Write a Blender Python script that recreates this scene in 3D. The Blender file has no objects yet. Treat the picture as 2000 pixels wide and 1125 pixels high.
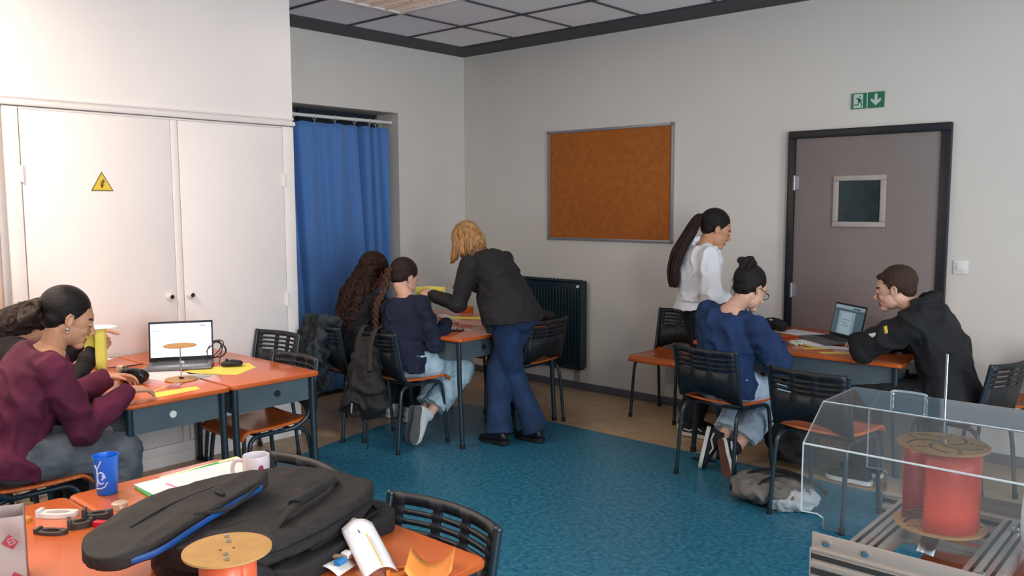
import bpy, bmesh, math, random
from mathutils import Vector as V, Matrix as M4, noise
random.seed(7)
PI = math.pi
S = bpy.context.scene
C = S.collection
def lin(h, k=1.0):
    h = h.lstrip('#'); o = []
    for i in (0, 2, 4):
        c = int(h[i:i+2], 16)/255.0
        o.append((c/12.92 if c <= 0.04045 else ((c+0.055)/1.055)**2.4)*k)
    return tuple(o)+(1.0,)
# ------------------------------------------------------------ camera
cd = bpy.data.cameras.new('camera'); cam = bpy.data.objects.new('camera', cd); C.objects.link(cam)
cd.sensor_width = 36.0; cd.sensor_fit = 'HORIZONTAL'; cd.lens = 36.0*1650/2000; cd.clip_start = 0.05
CAMP = V((5.669, -5.707, 1.58))
yw, pt, rl = [math.radians(a) for a in (131.654, 5.653, -0.212)]
fw = V((math.cos(yw)*math.cos(pt), math.sin(yw)*math.cos(pt), -math.sin(pt)))
r0 = fw.cross(V((0, 0, 1))).normalized(); u0 = r0.cross(fw)
rr = r0*math.cos(rl)+u0*math.sin(rl); uu = -r0*math.sin(rl)+u0*math.cos(rl)
m = M4((( rr.x, uu.x, -fw.x), (rr.y, uu.y, -fw.y), (rr.z, uu.z, -fw.z))).to_4x4(); m.translation = CAMP
cam.matrix_world = m; S.camera = cam
# ------------------------------------------------------------ world and light
w = bpy.data.worlds.new('world'); S.world = w; w.use_nodes = True
w.node_tree.nodes['Background'].inputs[0].default_value = (0.75, 0.86, 1, 1)
w.node_tree.nodes['Background'].inputs[1].default_value = 0.3
def area(name, loc, target, sx, sy, power, col, spread=PI):
    l = bpy.data.lights.new(name, 'AREA'); l.shape = 'RECTANGLE'; l.size = sx; l.size_y = sy; l.energy = power; l.color = col; l.spread = spread
    o = bpy.data.objects.new(name, l); C.objects.link(o); o.location = loc
    o.rotation_euler = (V(target)-V(loc)).to_track_quat('-Z', 'Z').to_euler()
    return o
# window daylight from behind the camera, then an added up-light for the ceiling
area('window_and_up_light', (8.35, -5.9, 1.95), (0, -4.1, 1.2), 2.6, 1.6, 285, (0.88, 0.94, 1.0))
area('window_and_up_light', (8.35, -2.9, 1.75), (1.8, -3.6, 3.2), 2.4, 1.6, 190, (0.86, 0.93, 1.0))  # added up-light, tilted to brighten the ceiling tiles
# the ceiling fixtures of the near part of the room
area('fixture_light', (1.54, -4.98, 2.93), (1.54, -4.98, 0), 1.1, 0.5, 70, (1.0, 0.82, 0.64))
area('fixture_light', (3.4, -5.6, 2.88), (3.4, -5.6, 0), 1.1, 0.5, 34, (1.0, 0.84, 0.68))
area('fixture_light', (1.55, -1.88, 2.9), (1.55, -1.88, 0), 1.0, 0.45, 5, (1.0, 0.9, 0.8))
S.view_settings.view_transform = 'Standard'; S.view_settings.look = 'None'
S.view_settings.exposure = -0.14; S.view_settings.gamma = 1.0; S.view_settings.use_curve_mapping = False
# ------------------------------------------------------------ materials
MC = {}
def mat(name, col, rough=0.6, metal=0.0, var=0.12, scale=12.0, bump=0.0, bscale=120.0, col2=None, stretch=None,
        emit=0.0, alpha=1.0, trans=0.0, coat=0.0, spec=0.5, sheen=0.0, detail=4.0, ramp=(0.35, 0.68), ior=1.45):
    if name in MC: return MC[name]
    mt = bpy.data.materials.new(name); mt.use_nodes = True; nt = mt.node_tree; b = nt.nodes['Principled BSDF']
    c = lin(col) if isinstance(col, str) else col
    tc = nt.nodes.new('ShaderNodeTexCoord'); mp = nt.nodes.new('ShaderNodeMapping'); nt.links.new(tc.outputs['Object'], mp.inputs[0])
    if stretch: mp.inputs['Scale'].default_value = stretch
    n = nt.nodes.new('ShaderNodeTexNoise'); n.inputs['Scale'].default_value = scale; n.inputs['Detail'].default_value = detail
    nt.links.new(mp.outputs[0], n.inputs['Vector'])
    r = nt.nodes.new('ShaderNodeValToRGB'); r.color_ramp.elements[0].position = ramp[0]; r.color_ramp.elements[1].position = ramp[1]
    c2 = (lin(col2) if isinstance(col2, str) else col2) if col2 else tuple(min(1, x*(1+var)) for x in c[:3])+(1,)
    r.color_ramp.elements[0].color = c if col2 else tuple(x*(1-var) for x in c[:3])+(1,); r.color_ramp.elements[1].color = c2
    nt.links.new(n.outputs[0], r.inputs[0]); nt.links.new(r.outputs[0], b.inputs['Base Color'])
    b.inputs['Roughness'].default_value = rough; b.inputs['Metallic'].default_value = metal; b.inputs['IOR'].default_value = ior
    b.inputs['Specular IOR Level'].default_value = spec
    if coat: b.inputs['Coat Weight'].default_value = coat; b.inputs['Coat Roughness'].default_value = 0.15
    if sheen: b.inputs['Sheen Weight'].default_value = sheen
    if trans: b.inputs['Transmission Weight'].default_value = trans
    if alpha < 1: b.inputs['Alpha'].default_value = alpha
    if emit: b.inputs['Emission Strength'].default_value = emit; nt.links.new(r.outputs[0], b.inputs['Emission Color'])
    if bump:
        n2 = nt.nodes.new('ShaderNodeTexNoise'); n2.inputs['Scale'].default_value = bscale; n2.inputs['Detail'].default_value = 3
        nt.links.new(mp.outputs[0], n2.inputs['Vector']); bp = nt.nodes.new('ShaderNodeBump'); bp.inputs['Strength'].default_value = bump; bp.inputs['Distance'].default_value = 0.004
        nt.links.new(n2.outputs[0], bp.inputs['Height']); nt.links.new(bp.outputs[0], b.inputs['Normal'])
    MC[name] = mt; return mt
WALL = mat('painted wall', '#cfc9c2', 0.75, var=0.025, scale=1.6, bump=0.15, bscale=60)
CUP = mat('white gloss paint', '#e9e0db', 0.45, var=0.02, scale=2, bump=0.05, bscale=30)
TEAL = mat('teal linoleum', '#195570', 0.34, col2='#3a7d94', scale=38, detail=12, ramp=(0.33, 0.70), bump=0.04, bscale=200, spec=0.4)
TAN = mat('tan linoleum', '#a08463', 0.33, col2='#b69a79', scale=9, detail=8, ramp=(0.3, 0.7), spec=0.4)
BASEB = mat('grey skirting', '#595a60', 0.5, var=0.05)
TILE = mat('ceiling tile', '#f3f2f4', 0.9, var=0.03, scale=160, bump=0.3, bscale=300)
DARKC = mat('dark ceiling grid', '#48444a', 0.7, var=0.03)
STEEL = mat('dark teal enamelled steel', '#1b2a33', 0.32, var=0.12, scale=9, spec=0.6)
STEELB = mat('black painted steel', '#14181e', 0.5, var=0.15, scale=9)
BOXM = mat('grey green enamelled sheet', '#4c585f', 0.38, var=0.10, scale=7, bump=0.04)
LAM = mat('orange laminate', '#cf6836', 0.2, var=0.05, scale=6, spec=0.5)
LAME = mat('orange laminate edge', '#b8551f', 0.35, var=0.1, scale=20, stretch=(1, 1, 8))
PLY = mat('varnished beech ply', '#b4531f', 0.25, col2='#c9682e', scale=14, stretch=(1.2, 9, 1), coat=0.3)
PLYE = mat('ply underside', '#a0602c', 0.45, var=0.15, scale=30)
RUB = mat('black rubber', '#101114', 0.7, var=0.1)
PLAS = mat('white plastic', '#dcdad6', 0.4, var=0.02)
PAPER = mat('white paper', '#eae6e6', 0.8, var=0.03, scale=30)
PAPG = mat('printed paper', '#dcd8da', 0.8, var=0.12, scale=60, stretch=(1, 12, 1))
YEL = mat('yellow paper', '#ead860', 0.75, var=0.04)
WOODD = mat('laser cut mdf', '#b98a4e', 0.6, var=0.08, scale=40)
CHAR = mat('charred slot edge', '#5b3a22', 0.7, var=0.1)
ALU = mat('brushed aluminium', '#b9aca2', 0.42, metal=0.35, var=0.05, scale=30, stretch=(1, 30, 30))
ALUD = mat('slot shadow aluminium', '#4b4744', 0.5, metal=0.6, var=0.1)
CHROME = mat('polished steel', '#c8d4d8', 0.16, metal=1.0, var=0.02)
LAPG = mat('laptop grey shell', '#6d6a6e', 0.4, metal=0.4, var=0.05)
LAPK = mat('laptop black keys', '#17171b', 0.5, var=0.1)
NYL = mat('black nylon', '#141315', 0.7, var=0.15, scale=40, bump=0.4, bscale=500)
NYLB = mat('brown black nylon', '#221d1c', 0.7, var=0.12, scale=40, bump=0.4, bscale=500)
BLUEZ = mat('blue zip lining', '#0f4486', 0.5, var=0.1)
# ------------------------------------------------------------ mesh builder
class MB:
    def __init__(s): s.bm = bmesh.new(); s.mi = 0
    def _new(s, fs):
        for f in fs: f.material_index = s.mi
    def box(s, c, d, bev=0.0, rot=None, seg=2):
        r = bmesh.ops.create_cube(s.bm, size=1.0); vs = r['verts']
        bmesh.ops.scale(s.bm, vec=d, verts=vs)
        fs = list({f for v in vs for f in v.link_faces}); s._new(fs)
        if bev:
            es = list({e for v in vs for e in v.link_edges})
            o = bmesh.ops.bevel(s.bm, geom=es, offset=min(bev, min(d)*0.49), segments=seg, affect='EDGES', profile=0.5)
            vs = list({v for f in o['faces'] for v in f.verts} | {v for v in vs if v.is_valid}); 
            s._new([f for v in vs for f in v.link_faces])
        if rot is not None: bmesh.ops.rotate(s.bm, cent=(0, 0, 0), matrix=rot.to_3x3() if hasattr(rot, 'to_3x3') else rot, verts=vs)
        bmesh.ops.translate(s.bm, vec=c, verts=vs); return s
    def tube(s, pts, r, seg=10, side=None, flat=1.0, caps=True, closed=False):
        """r: number, list, or list of (a,b) half widths along side / depth"""
        pts = [V(p) for p in pts]; n = len(pts)
        if not isinstance(r, (list, tuple)): r = [r]*n
        rad = [(x if isinstance(x, (tuple, list)) else (x, x*flat)) for x in r]
        rings = []; pn = None
        for i, p in enumerate(pts):
            if closed: t = pts[(i+1) % n]-pts[i-1]
            else: t = (pts[min(i+1, n-1)]-pts[max(i-1, 0)])
            t = t.normalized() if t.length > 1e-9 else V((0, 0, 1))
            if side is not None:
                a = V(side[i]) if isinstance(side, list) else V(side); a = a-t*a.dot(t); a.normalize()
            else:
                if pn is None:
                    a = t.orthogonal().normalized()
                    a0 = V((0, 0, 1)) if abs(t.z) < 0.9 else V((1, 0, 0)); a = (a0-t*a0.dot(t)).normalized()
                else: a = (pn-t*pn.dot(t)).normalized()
                pn = a
            b = t.cross(a); ra, rb = rad[i]
            rings.append([s.bm.verts.new(p+a*(ra*math.cos(q*2*PI/seg))+b*(rb*math.sin(q*2*PI/seg))) for q in range(seg)])
        fs = []
        for i in range(n-1 if not closed else n):
            A, B = rings[i], rings[(i+1) % n]
            for q in range(seg): fs.append(s.bm.faces.new((A[q], A[(q+1) % seg], B[(q+1) % seg], B[q])))
        if caps and not closed:
            fs.append(s.bm.faces.new(list(reversed(rings[0])))); fs.append(s.bm.faces.new(rings[-1]))
        s._new(fs); return s
    def ball(s, c, r, mx=None, sub=3):
        if not isinstance(r, (tuple, list)): r = (r, r, r)
        mm = M4.Translation(V(c)) @ (mx.to_3x3().to_4x4() if mx is not None else M4.Identity(4)) @ M4.Diagonal(V((r[0], r[1], r[2], 1)))
        o = bmesh.ops.create_icosphere(s.bm, subdivisions=sub, radius=1.0, matrix=mm)
        s._new({f for v in o['verts'] for f in v.link_faces}); return s
    def prism(s, pts, z0, z1, mx=None):
        mx = mx or M4.Identity(4)
        a = [s.bm.verts.new(mx @ V((p[0], p[1], z0))) for p in pts]; b = [s.bm.verts.new(mx @ V((p[0], p[1], z1))) for p in pts]
        n = len(pts); fs = [s.bm.faces.new(list(reversed(a))), s.bm.faces.new(b)]
        for i in range(n): fs.append(s.bm.faces.new((a[i], a[(i+1) % n], b[(i+1) % n], b[i])))
        s._new(fs); return s
    def lathe(s, prof, c=(0, 0, 0), seg=32, mx=None):
        mx = mx or M4.Identity(4); rings = []
        for r, z in prof:
            rings.append([s.bm.verts.new(mx @ (V(c)+V((r*math.cos(q*2*PI/seg), r*math.sin(q*2*PI/seg), z)))) for q in range(seg)] if r > 1e-6 else [s.bm.verts.new(mx @ (V(c)+V((0, 0, z))))])
        fs = []
        for A, B in zip(rings, rings[1:]):
            for q in range(seg):
                q2 = (q+1) % seg
                if len(A) == 1 and len(B) == 1: continue
                if len(A) == 1: fs.append(s.bm.faces.new((A[0], B[q2], B[q])))
                elif len(B) == 1: fs.append(s.bm.faces.new((A[q], A[q2], B[0])))
                else: fs.append(s.bm.faces.new((A[q], A[q2], B[q2], B[q])))
        s._new(fs); return s
    def cyl(s, a, b, r, seg=20): return s.tube([a, b], r, seg)
    def quad(s, pts):
        s._new([s.bm.faces.new([s.bm.verts.new(V(p)) for p in pts])]); return s
    def grid(s, fn, nu, nv):
        g = [[s.bm.verts.new(V(fn(i/nu, j/nv))) for j in range(nv+1)] for i in range(nu+1)]
        s._new([s.bm.faces.new((g[i][j], g[i+1][j], g[i+1][j+1], g[i][j+1])) for i in range(nu) for j in range(nv)]); return s
    def build(s, name, mats, parent=None, loc=None, rotz=0.0, ang=0.7, label=None, recalc=True):
        if recalc: bmesh.ops.recalc_face_normals(s.bm, faces=s.bm.faces[:])
        me = bpy.data.meshes.new(name); s.bm.to_mesh(me); s.bm.free()
        return link(name, me, mats, parent, loc, rotz, ang, label)
def link(name, me, mats, parent=None, loc=None, rotz=0.0, ang=0.7, label=None):
    if not isinstance(mats, (list, tuple)): mats = [mats]
    for x in mats: me.materials.append(x)
    for p in me.polygons: p.use_smooth = True
    if ang < 3: me.set_sharp_from_angle(angle=ang)
    o = bpy.data.objects.new(name, me); C.objects.link(o)
    if parent is not None: o.parent = parent
    if loc is not None: o.location = loc
    o.rotation_euler.z = rotz
    if label: o['label'] = label
    return o
def solid(o, t, off=0.0, bev=0):
    md = o.modifiers.new('thickness', 'SOLIDIFY'); md.thickness = t; md.offset = off; return o
def remesh(mb, vox, smooth=3, fac=0.5, noisef=None):
    me = bpy.data.meshes.new('tmp'); bmesh.ops.recalc_face_normals(mb.bm, faces=mb.bm.faces[:]); mb.bm.to_mesh(me); mb.bm.free()
    o = bpy.data.objects.new('tmp', me); C.objects.link(o)
    r = o.modifiers.new('r', 'REMESH'); r.mode = 'VOXEL'; r.voxel_size = vox
    if smooth: q = o.modifiers.new('s', 'SMOOTH'); q.iterations = smooth; q.factor = fac
    dg = bpy.context.evaluated_depsgraph_get(); ev = o.evaluated_get(dg)
    out = bpy.data.meshes.new_from_object(ev); bpy.data.objects.remove(o); bpy.data.meshes.remove(me)
    if noisef:
        ns = [v.normal.copy() for v in out.vertices]
        for v, nn in zip(out.vertices, ns): v.co = v.co + nn*noisef(v.co)
    return out
def tag(o, label, cat, group=None):
    o['label'] = label; o['category'] = cat
    if group: o['group'] = group
    return o
def thing(name, label, cat, loc=(0, 0, 0), rotz=0.0, group=None):
    o = bpy.data.objects.new(name, None); C.objects.link(o); o.location = loc; o.rotation_euler = (0, 0, rotz); o.empty_display_size = 0.1
    return tag(o, label, cat, group)
def struct(o): o['kind'] = 'structure'; return o
def dup(root, loc, rotz, label, group=None):
    def cp(o, par):
        c = o.copy(); C.objects.link(c)
        if par is not None: c.parent = par
        for ch in [x for x in bpy.data.objects if x.parent == o]: cp(ch, c)
        return c
    r = cp(root, None); r.location = loc; r.rotation_euler = (0, 0, rotz); r['label'] = label
    if group: r['group'] = group
    return r
def smoothpts(pts, k=6, closed=False):
    pts = [V(p) for p in pts]; n = len(pts); out = []
    for i in range(n if closed else n-1):
        if closed: p0, p1, p2, p3 = pts[i-1], pts[i], pts[(i+1) % n], pts[(i+2) % n]
        else: p0, p1, p2, p3 = pts[max(i-1, 0)], pts[i], pts[i+1], pts[min(i+2, n-1)]
        for j in range(k):
            t = j/k; out.append(0.5*((2*p1)+(-p0+p2)*t+(2*p0-5*p1+4*p2-p3)*t*t+(-p0+3*p1-3*p2+p3)*t*t*t))
    if not closed: out.append(pts[-1])
    return out
def RZ(a): return M4.Rotation(a, 4, 'Z')
def wr_noise(amp, f=9.0, st=(1, 1, 1), seed=0.0):
    sv = V(st)
    def fn(co):
        q = V((co.x*sv.x, co.y*sv.y, co.z*sv.z))*f+V((seed, seed*1.7, -seed))
        a = noise.noise(q); b2 = noise.noise(q*2.3+V((5, 1, 2)))
        return amp*((.55-min(1, abs(a)*3.2))*1.5+b2*.6)
    return fn
# ------------------------------------------------------------ the room
b = MB(); b.box((0.5, -4, -0.05), (1.6, 8.4, 0.1)); b.box((5, -0.5, -0.05), (7.4, 1.4, 0.1)); b.mi = 1
b.bm.free(); b = MB()
b.quad([(-0.4, 0.1, 0), (-0.4, -8, 0), (1.36, -8, 0), (1.36, -4.0, 0), (1.16, -2.65, 0), (1.0, -1.9, 0), (1.0, -1.0, 0), (8.5, -1.03, 0), (8.5, 0.1, 0)])
b.mi = 1
b.quad([(1.0, -1.0, 0), (1.0, -1.9, 0), (1.16, -2.65, 0), (1.36, -4.0, 0), (1.36, -8, 0), (8.5, -8, 0), (8.5, -1.03, 0)])
fl = b.build('floor', [TAN, TEAL], recalc=False)
for p in fl.data.polygons:
    if p.normal.z < 0: p.flip()
struct(fl)
b = MB(); b.box((4.2, 0.1, 1.475), (8.8, 0.2, 2.95)); struct(b.build('wall_right', WALL))
b = MB()
b.box((-0.15, -0.405, 1.475), (0.3, 0.81, 2.95)); b.box((-0.15, -1.62, 2.66), (0.3, 1.62, 0.58)); b.box((-0.35, -1.6, 1.475), (0.1, 3.2, 2.95)); b.box((-0.15, -2.8, 1.475), (0.3, 0.74, 2.95))
struct(b.build('wall_left', WALL))
b = MB(); b.box((0.36, -5.2, 1.475), (0.72, 5.62, 2.95)); b.box((0.738, -5.2, 2.53), (0.036, 5.62, 0.84)); struct(b.build('wall_cupboard', CUP))
b = MB(); b.box((8.6, -4, 1.475), (0.2, 8.4, 2.95)); struct(b.build('wall_back', mat('hidden wall', '#8d8880', .8)))
b = MB(); b.box((4.3, -8.1, 1.475), (8.8, 0.2, 2.95)); struct(b.build('wall_near', mat('hidden wall', '#8d8880', .8)))
b = MB(); b.box((4.1, -4, 3.02), (9.4, 8.6, 0.1)); b.mi = 1
x = 0.3
i = 0
while x < 8.3:
    y = -0.33
    j = 0
    while y > -7.9:
        if not (i in (1, 2) and j in (2, 7)): b.box((x+0.31, y-0.31, 2.966), (0.600, 0.600, 0.02))
        y -= 0.62; j += 1
    x += 0.62; i += 1
b.mi = 0
b.box((0.15, -4, 2.955), (0.30, 8.0, 0.03)); b.box((4.4, -0.16, 2.955), (8.2, 0.32, 0.03))
for k in range(13):
    b.box((.302+.62*k, -4.1, 2.9515), (.018, 7.6, .008)); b.box((4.3, -.322-.62*k, 2.9515), (8.0, .018, .008))
struct(b.build('ceiling', [DARKC, TILE]))
b = MB(); b.box((-.288, -1.62, 1.19), (.02, 1.6, 2.36)); b.box((-.27, -1.62, 1.19), (.03, .06, 2.36)); struct(b.build('window_1', mat('dark shutter', '#1c2832', .5)))
b = MB(); b.box((4.25, -0.006, 0.032), (8.5, 0.012, 0.064), 0.003); struct(b.build('baseboard_right', BASEB))
b = MB(); b.box((0.006, -0.41, 0.032), (0.012, 0.80, 0.064), 0.003); struct(b.build('baseboard_left', BASEB))
b = MB(); b.box((0.762, -4.4, 0.035), (0.012, 4.0, 0.07), 0.003); struct(b.build('baseboard_cupboard', CUP))
b = MB(); b.box((0.768, -5.2, 2.118), (0.028, 5.63, 0.028), 0.006); b.box((0.762, -5.2, 2.15), (0.014, 5.625, 0.012), 0.004); struct(b.build('trim_1', CUP))
TANP = mat('tan pipe paint', '#c9ab9b', 0.5, var=0.04)
b = MB(); b.cyl((0.79, -4.215, 0), (0.79, -4.215, 2.1), 0.017); b.cyl((0.785, -4.30, 0), (0.785, -4.30, 2.1), 0.02); struct(b.build('trim_2', TANP))
# closet doors
c = thing('built_in_cupboard', 'tall white built-in cupboard with two flat doors and a yellow warning triangle', 'cupboard', (0.757, -3.25, 0))
b = MB()
def fr(y0, y1, z0, z1, t=0.019): b.box((t/2-0.006, (y0+y1)/2, (z0+z1)/2), (t, y1-y0, z1-z0), 0.004)
Y = lambda y: y+3.25
fr(Y(-4.15), Y(-4.075), 0.07, 2.1); fr(Y(-3.252), Y(-3.207), 0.13, 2.088); fr(Y(-2.48), Y(-2.395), 0.07, 2.1); fr(Y(-4.075), Y(-2.48), 2.088, 2.1); fr(Y(-4.075), Y(-2.48), 0.07, 0.13)
b.build('frame', CUP, c)
KN = mat('white door knob', '#d8cfc8', 0.3, var=0.02)
for y0, y1, hy, ky in ((-4.067, -3.257, -4.07, -3.297), (-3.201, -2.486, -2.484, -3.167)):
    b = MB(); b.box((0.002, Y((y0+y1)/2), 1.11), (0.022, y1-y0+.006, 1.955), 0.002); dr = b.build('door', CUP, c)
    b = MB(); mx = M4.Translation(V((0.012, Y(ky), 1.035))) @ M4.Rotation(PI/2, 4, 'Y')
    b.lathe([(0, 0), (0.024, 0.0), (0.027, 0.004), (0.026, 0.012), (0.017, 0.016), (0.015, 0.028), (0.012, 0.03)], mx=mx, seg=24); b.mi = 1
    b.lathe([(0.0125, 0.030), (0.0125, 0.031), (0, 0.0312)], mx=mx, seg=24); b.build('knob', [KN, RUB], dr)
    for hz in (0.35, 0.95, 1.75):
        b = MB(); b.cyl((0.02, Y(hy), hz-0.045), (0.02, Y(hy), hz+0.045), 0.007, 12); b.box((0.014, Y(hy), hz), (0.003, 0.035, 0.08)); b.build('hinge', CUP, dr)
YS = mat('yellow warning sign', '#d9b93c', 0.5, var=0.03); BR = mat('dark sign print', '#6f5a1c', 0.6, var=0.05)
b = MB(); mx = M4.Translation(V((0.77, -3.663, 1.70))) @ M4(((0, 0, 1, 0), (1, 0, 0, 0), (0, 1, 0, 0), (0, 0, 0, 1)))
tri = lambda k: [(-0.062*k, -0.036*k), (0.062*k, -0.036*k), (0, 0.072*k)]
b.mi = 1; b.prism(tri(1.0), 0, 0.002, mx); b.mi = 0; b.prism(tri(0.86), 0.002, 0.003, mx); b.mi = 1
b.prism([(-0.006, -0.02), (0.003, -0.02), (0.003, 0.0), (-0.006, 0.0)], 0.003, 0.0036, mx); b.prism([(0.004, 0.03), (-0.012, 0.002), (0.008, 0.004), (0.016, 0.02)], 0.003, 0.0036, mx); b.prism([(-0.014, 0.0), (0.012, 0.0), (-0.001, -0.012)], 0.003, 0.0036, mx)
tag(b.build('warning_sign', [YS, BR], loc=(0, 0, 0)), 'yellow triangular electrical hazard sign on the left cupboard door', 'sign')
# curtain and rod
b = MB(); b.cyl((-0.08, -2.6, 2.292), (-0.08, -0.822, 2.292), 0.014, 16); t = tag(b.build('curtain_rod', PLAS), 'white curtain rod across the top of the wall recess', 'curtain rod')
CUR = mat('blue curtain cloth', '#4a78b6', 0.75, var=0.06, scale=60, bump=0.25, bscale=300, sheen=0.2)
c = thing('curtain', 'long blue curtain hanging on rings in the wall recess', 'curtain', (-0.08, -1.62, 0))
folds = [(-0.60, .03, .04), (-0.40, .022, .12), (-0.33, .012, .05), (-0.20, .022, .15), (0.02, .03, .04), (0.16, .05, .02), (0.33, .03, .05), (0.45, .020, .14), (0.565, .016, .13), (0.66, .02, .08)]
def cur(u, v):
    y = -0.86+u*1.61; z = 0.04+2.20*(1-v)
    d = 0
    for k, wd, a in folds:
        kk = k+0.11*(v)*(1 if k > -0.6 else .3); q = (y-kk)/wd; d += a*math.exp(-q*q)*(0.65+0.35*v)
    d += 0.012*math.sin(y*21+v*1.5)+0.006*math.sin(y*47)
    return (-d*0.9+0.02, y*(1-0.02*v), z+0.004*math.sin(y*40)*(v < .02))
b = MB(); b.grid(cur, 420, 30); solid(b.build('cloth', CUR, c, ang=4), 0.003)
for y in (-0.74, -0.47, -0.43, -0.38, -0.33, -0.2, 0.0, 0.2, 0.4, 0.56, 0.62, 0.68):
    b = MB(); b.tube([(0.021*math.cos(a)+0.0, y+0.004*math.sin(a), 2.285+0.024*math.sin(a)) for a in [k*PI/8 for k in range(16)]], 0.0025, 6, closed=True); b.tube([(0, y, 2.262), (0.004, y, 2.24)], 0.002, 6)
    b.build('ring', PLAS, c)
# ceiling light (visible one)
LOUV = mat('lit louvre', '#f2dccd', 0.3, emit=0.55, var=0.12, scale=8); LOUVW = mat('louvre blades', '#cfc0b8', 0.3, metal=0.5, var=0.05)
def fixture(x, y, e, label):
    t = thing('ceiling_light', label, 'ceiling light', (x, y, 2.955), 0, 'louvred ceiling lights')
    b = MB()
    for dx, dy, sx, sy in ((0, .29, 1.22, .04), (0, -.29, 1.22, .04), (.59, 0, .04, .54), (-.59, 0, .04, .54)): b.box((dx, dy, -0.004), (sx, sy, 0.028), 0.003)
    b.build('frame', PLAS, t); b = MB(); b.box((0, 0, 0.012), (1.14, 0.54, 0.006)); b.build('reflector', LOUV, t)
    b = MB()
    for k in range(-1, 2): b.box((0, k*0.135, -0.004), (1.14, 0.01, 0.024))
    for k in range(-9, 10): b.box((k*0.06, 0, -0.002), (0.004, 0.53, 0.018))
    b.build('louvre', LOUVW, t)
fixture(1.54, -1.88, 1, 'louvred rectangular ceiling light at the top edge of the picture')
# radiator
RAD = mat('dark green radiator enamel', '#14272e', 0.35, var=0.06)
c = thing('radiator', 'dark green panel radiator on the wall beside the standing teacher', 'radiator', (1.03, -0.09, 0.18))
b = MB(); b.box((0, 0.02, 0.38), (0.87, 0.02, 0.74), 0.006)
n = 26
for k in range(n): b.box((-0.415+k*0.83/(n-1), -0.03, 0.38), (0.017, 0.03, 0.66), 0.006)
b.box((0, -0.012, 0.38), (0.87, 0.03, 0.74), 0.008); b.build('panel', RAD, c)
b = MB(); b.box((0, 0, 0.757), (0.88, 0.09, 0.014), 0.004); b.box((-0.436, 0, 0.39), (0.008, 0.09, 0.72)); b.box((0.436, 0, 0.39), (0.008, 0.09, 0.72))
for k in range(20): b.box((-0.40+k*0.042, 0, 0.766), (0.006, 0.07, 0.006))
b.build('grille', RAD, c)
b = MB(); b.cyl((0.42, -0.05, 0.72), (0.42, -0.062, 0.72), 0.012); b.build('vent_plug', PLAS, c); b = MB(); b.cyl((0.39, 0, 0.03), (0.39, 0, -0.10), 0.009); b.ball((0.39, 0, 0.0), 0.016); b.build('valve', mat('brass valve', '#8a7a52', 0.4, metal=0.6), c)
for x in (-0.3, 0.3): b = MB(); b.box((x, 0.06, 0.6), (0.03, 0.06, 0.1)); b.build('bracket', RAD, c)
# cork board
c = thing('cork_board', 'orange-brown cork notice board with thin aluminium frame on the wall', 'notice board', (1.643, -0.001, 1.737))
b = MB(); b.box((0, -0.008, 0), (1.2, 0.012, 0.885)); CK = mat('cork', '#9b5420', 0.9, col2='#a9611f', scale=26, detail=9, bump=0.5, bscale=180); b.build('cork', CK, c)
b = MB()
FA = mat('grey aluminium trim', '#94949a', 0.4, metal=0.5, var=0.04)
for dx, dz, sx, sz in ((0, .449, 1.234, .02), (0, -.449, 1.234, .02), (.607, 0, .02, .918), (-.607, 0, .02, .918)): b.box((dx, -0.011, dz), (sx, 0.022, sz), 0.003)
b.build('frame', FA, c)
for dx in (-.607, .607):
    for dz in (-.449, .449): b = MB(); b.box((dx, -0.012, dz), (.026, .024, .026), 0.004); b.build('corner_cap', mat('grey plastic', '#6d6d73', 0.5), c)
# door
NAVY = mat('navy black door frame', '#15171f', 0.4, var=0.05); LEAF = mat('taupe door paint', '#7b706d', 0.5, var=0.04, scale=3)
b = MB(); 
b.box((3.205, -0.014, 1.0095), (0.052, 0.05, 2.019), 0.002); b.box((4.182, -0.014, 1.0095), (0.054, 0.05, 2.019), 0.002); b.box((3.694, -0.014, 2.045), (1.03, 0.05, 0.052), 0.004)
struct(b.build('trim_3', NAVY))
d = thing('door_1', 'taupe door', 'door', (3.69, -0.012, 0)); 
for k in ('label', 'category'): del d[k]
struct(d)
b = MB(); b.box((0, 0, 1.01), (0.925, 0.022, 2.02), 0.003); b.build('door_leaf', LEAF, d)
b = MB(); WF = mat('vision panel frame', '#a39a95', 0.5, var=0.04)
for dx, dz, sx, sz in ((0, .152, .34, .036), (0, -.152, .34, .036), (.152, 0, .036, .27), (-.152, 0, .036, .27)): b.box((-0.022+dx, -0.016, 1.592+dz), (sx, 0.024, sz), 0.006)
b.build('vision_panel_frame', WF, d)
b = MB(); b.box((-0.022, -0.012, 1.592), (.27, .006, .27)); b.build('glass', mat('dark wired glass', '#26363a', 0.12, var=0.25, scale=9), d)
for hz in (0.32, 0.98, 1.72):
    b = MB(); b.cyl((-0.462, -0.022, hz-0.05), (-0.462, -0.022, hz+0.05), 0.011, 12); b.box((-0.45, -0.014, hz), (0.04, 0.008, 0.09)); b.build('hinge', FA, d)
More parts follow.
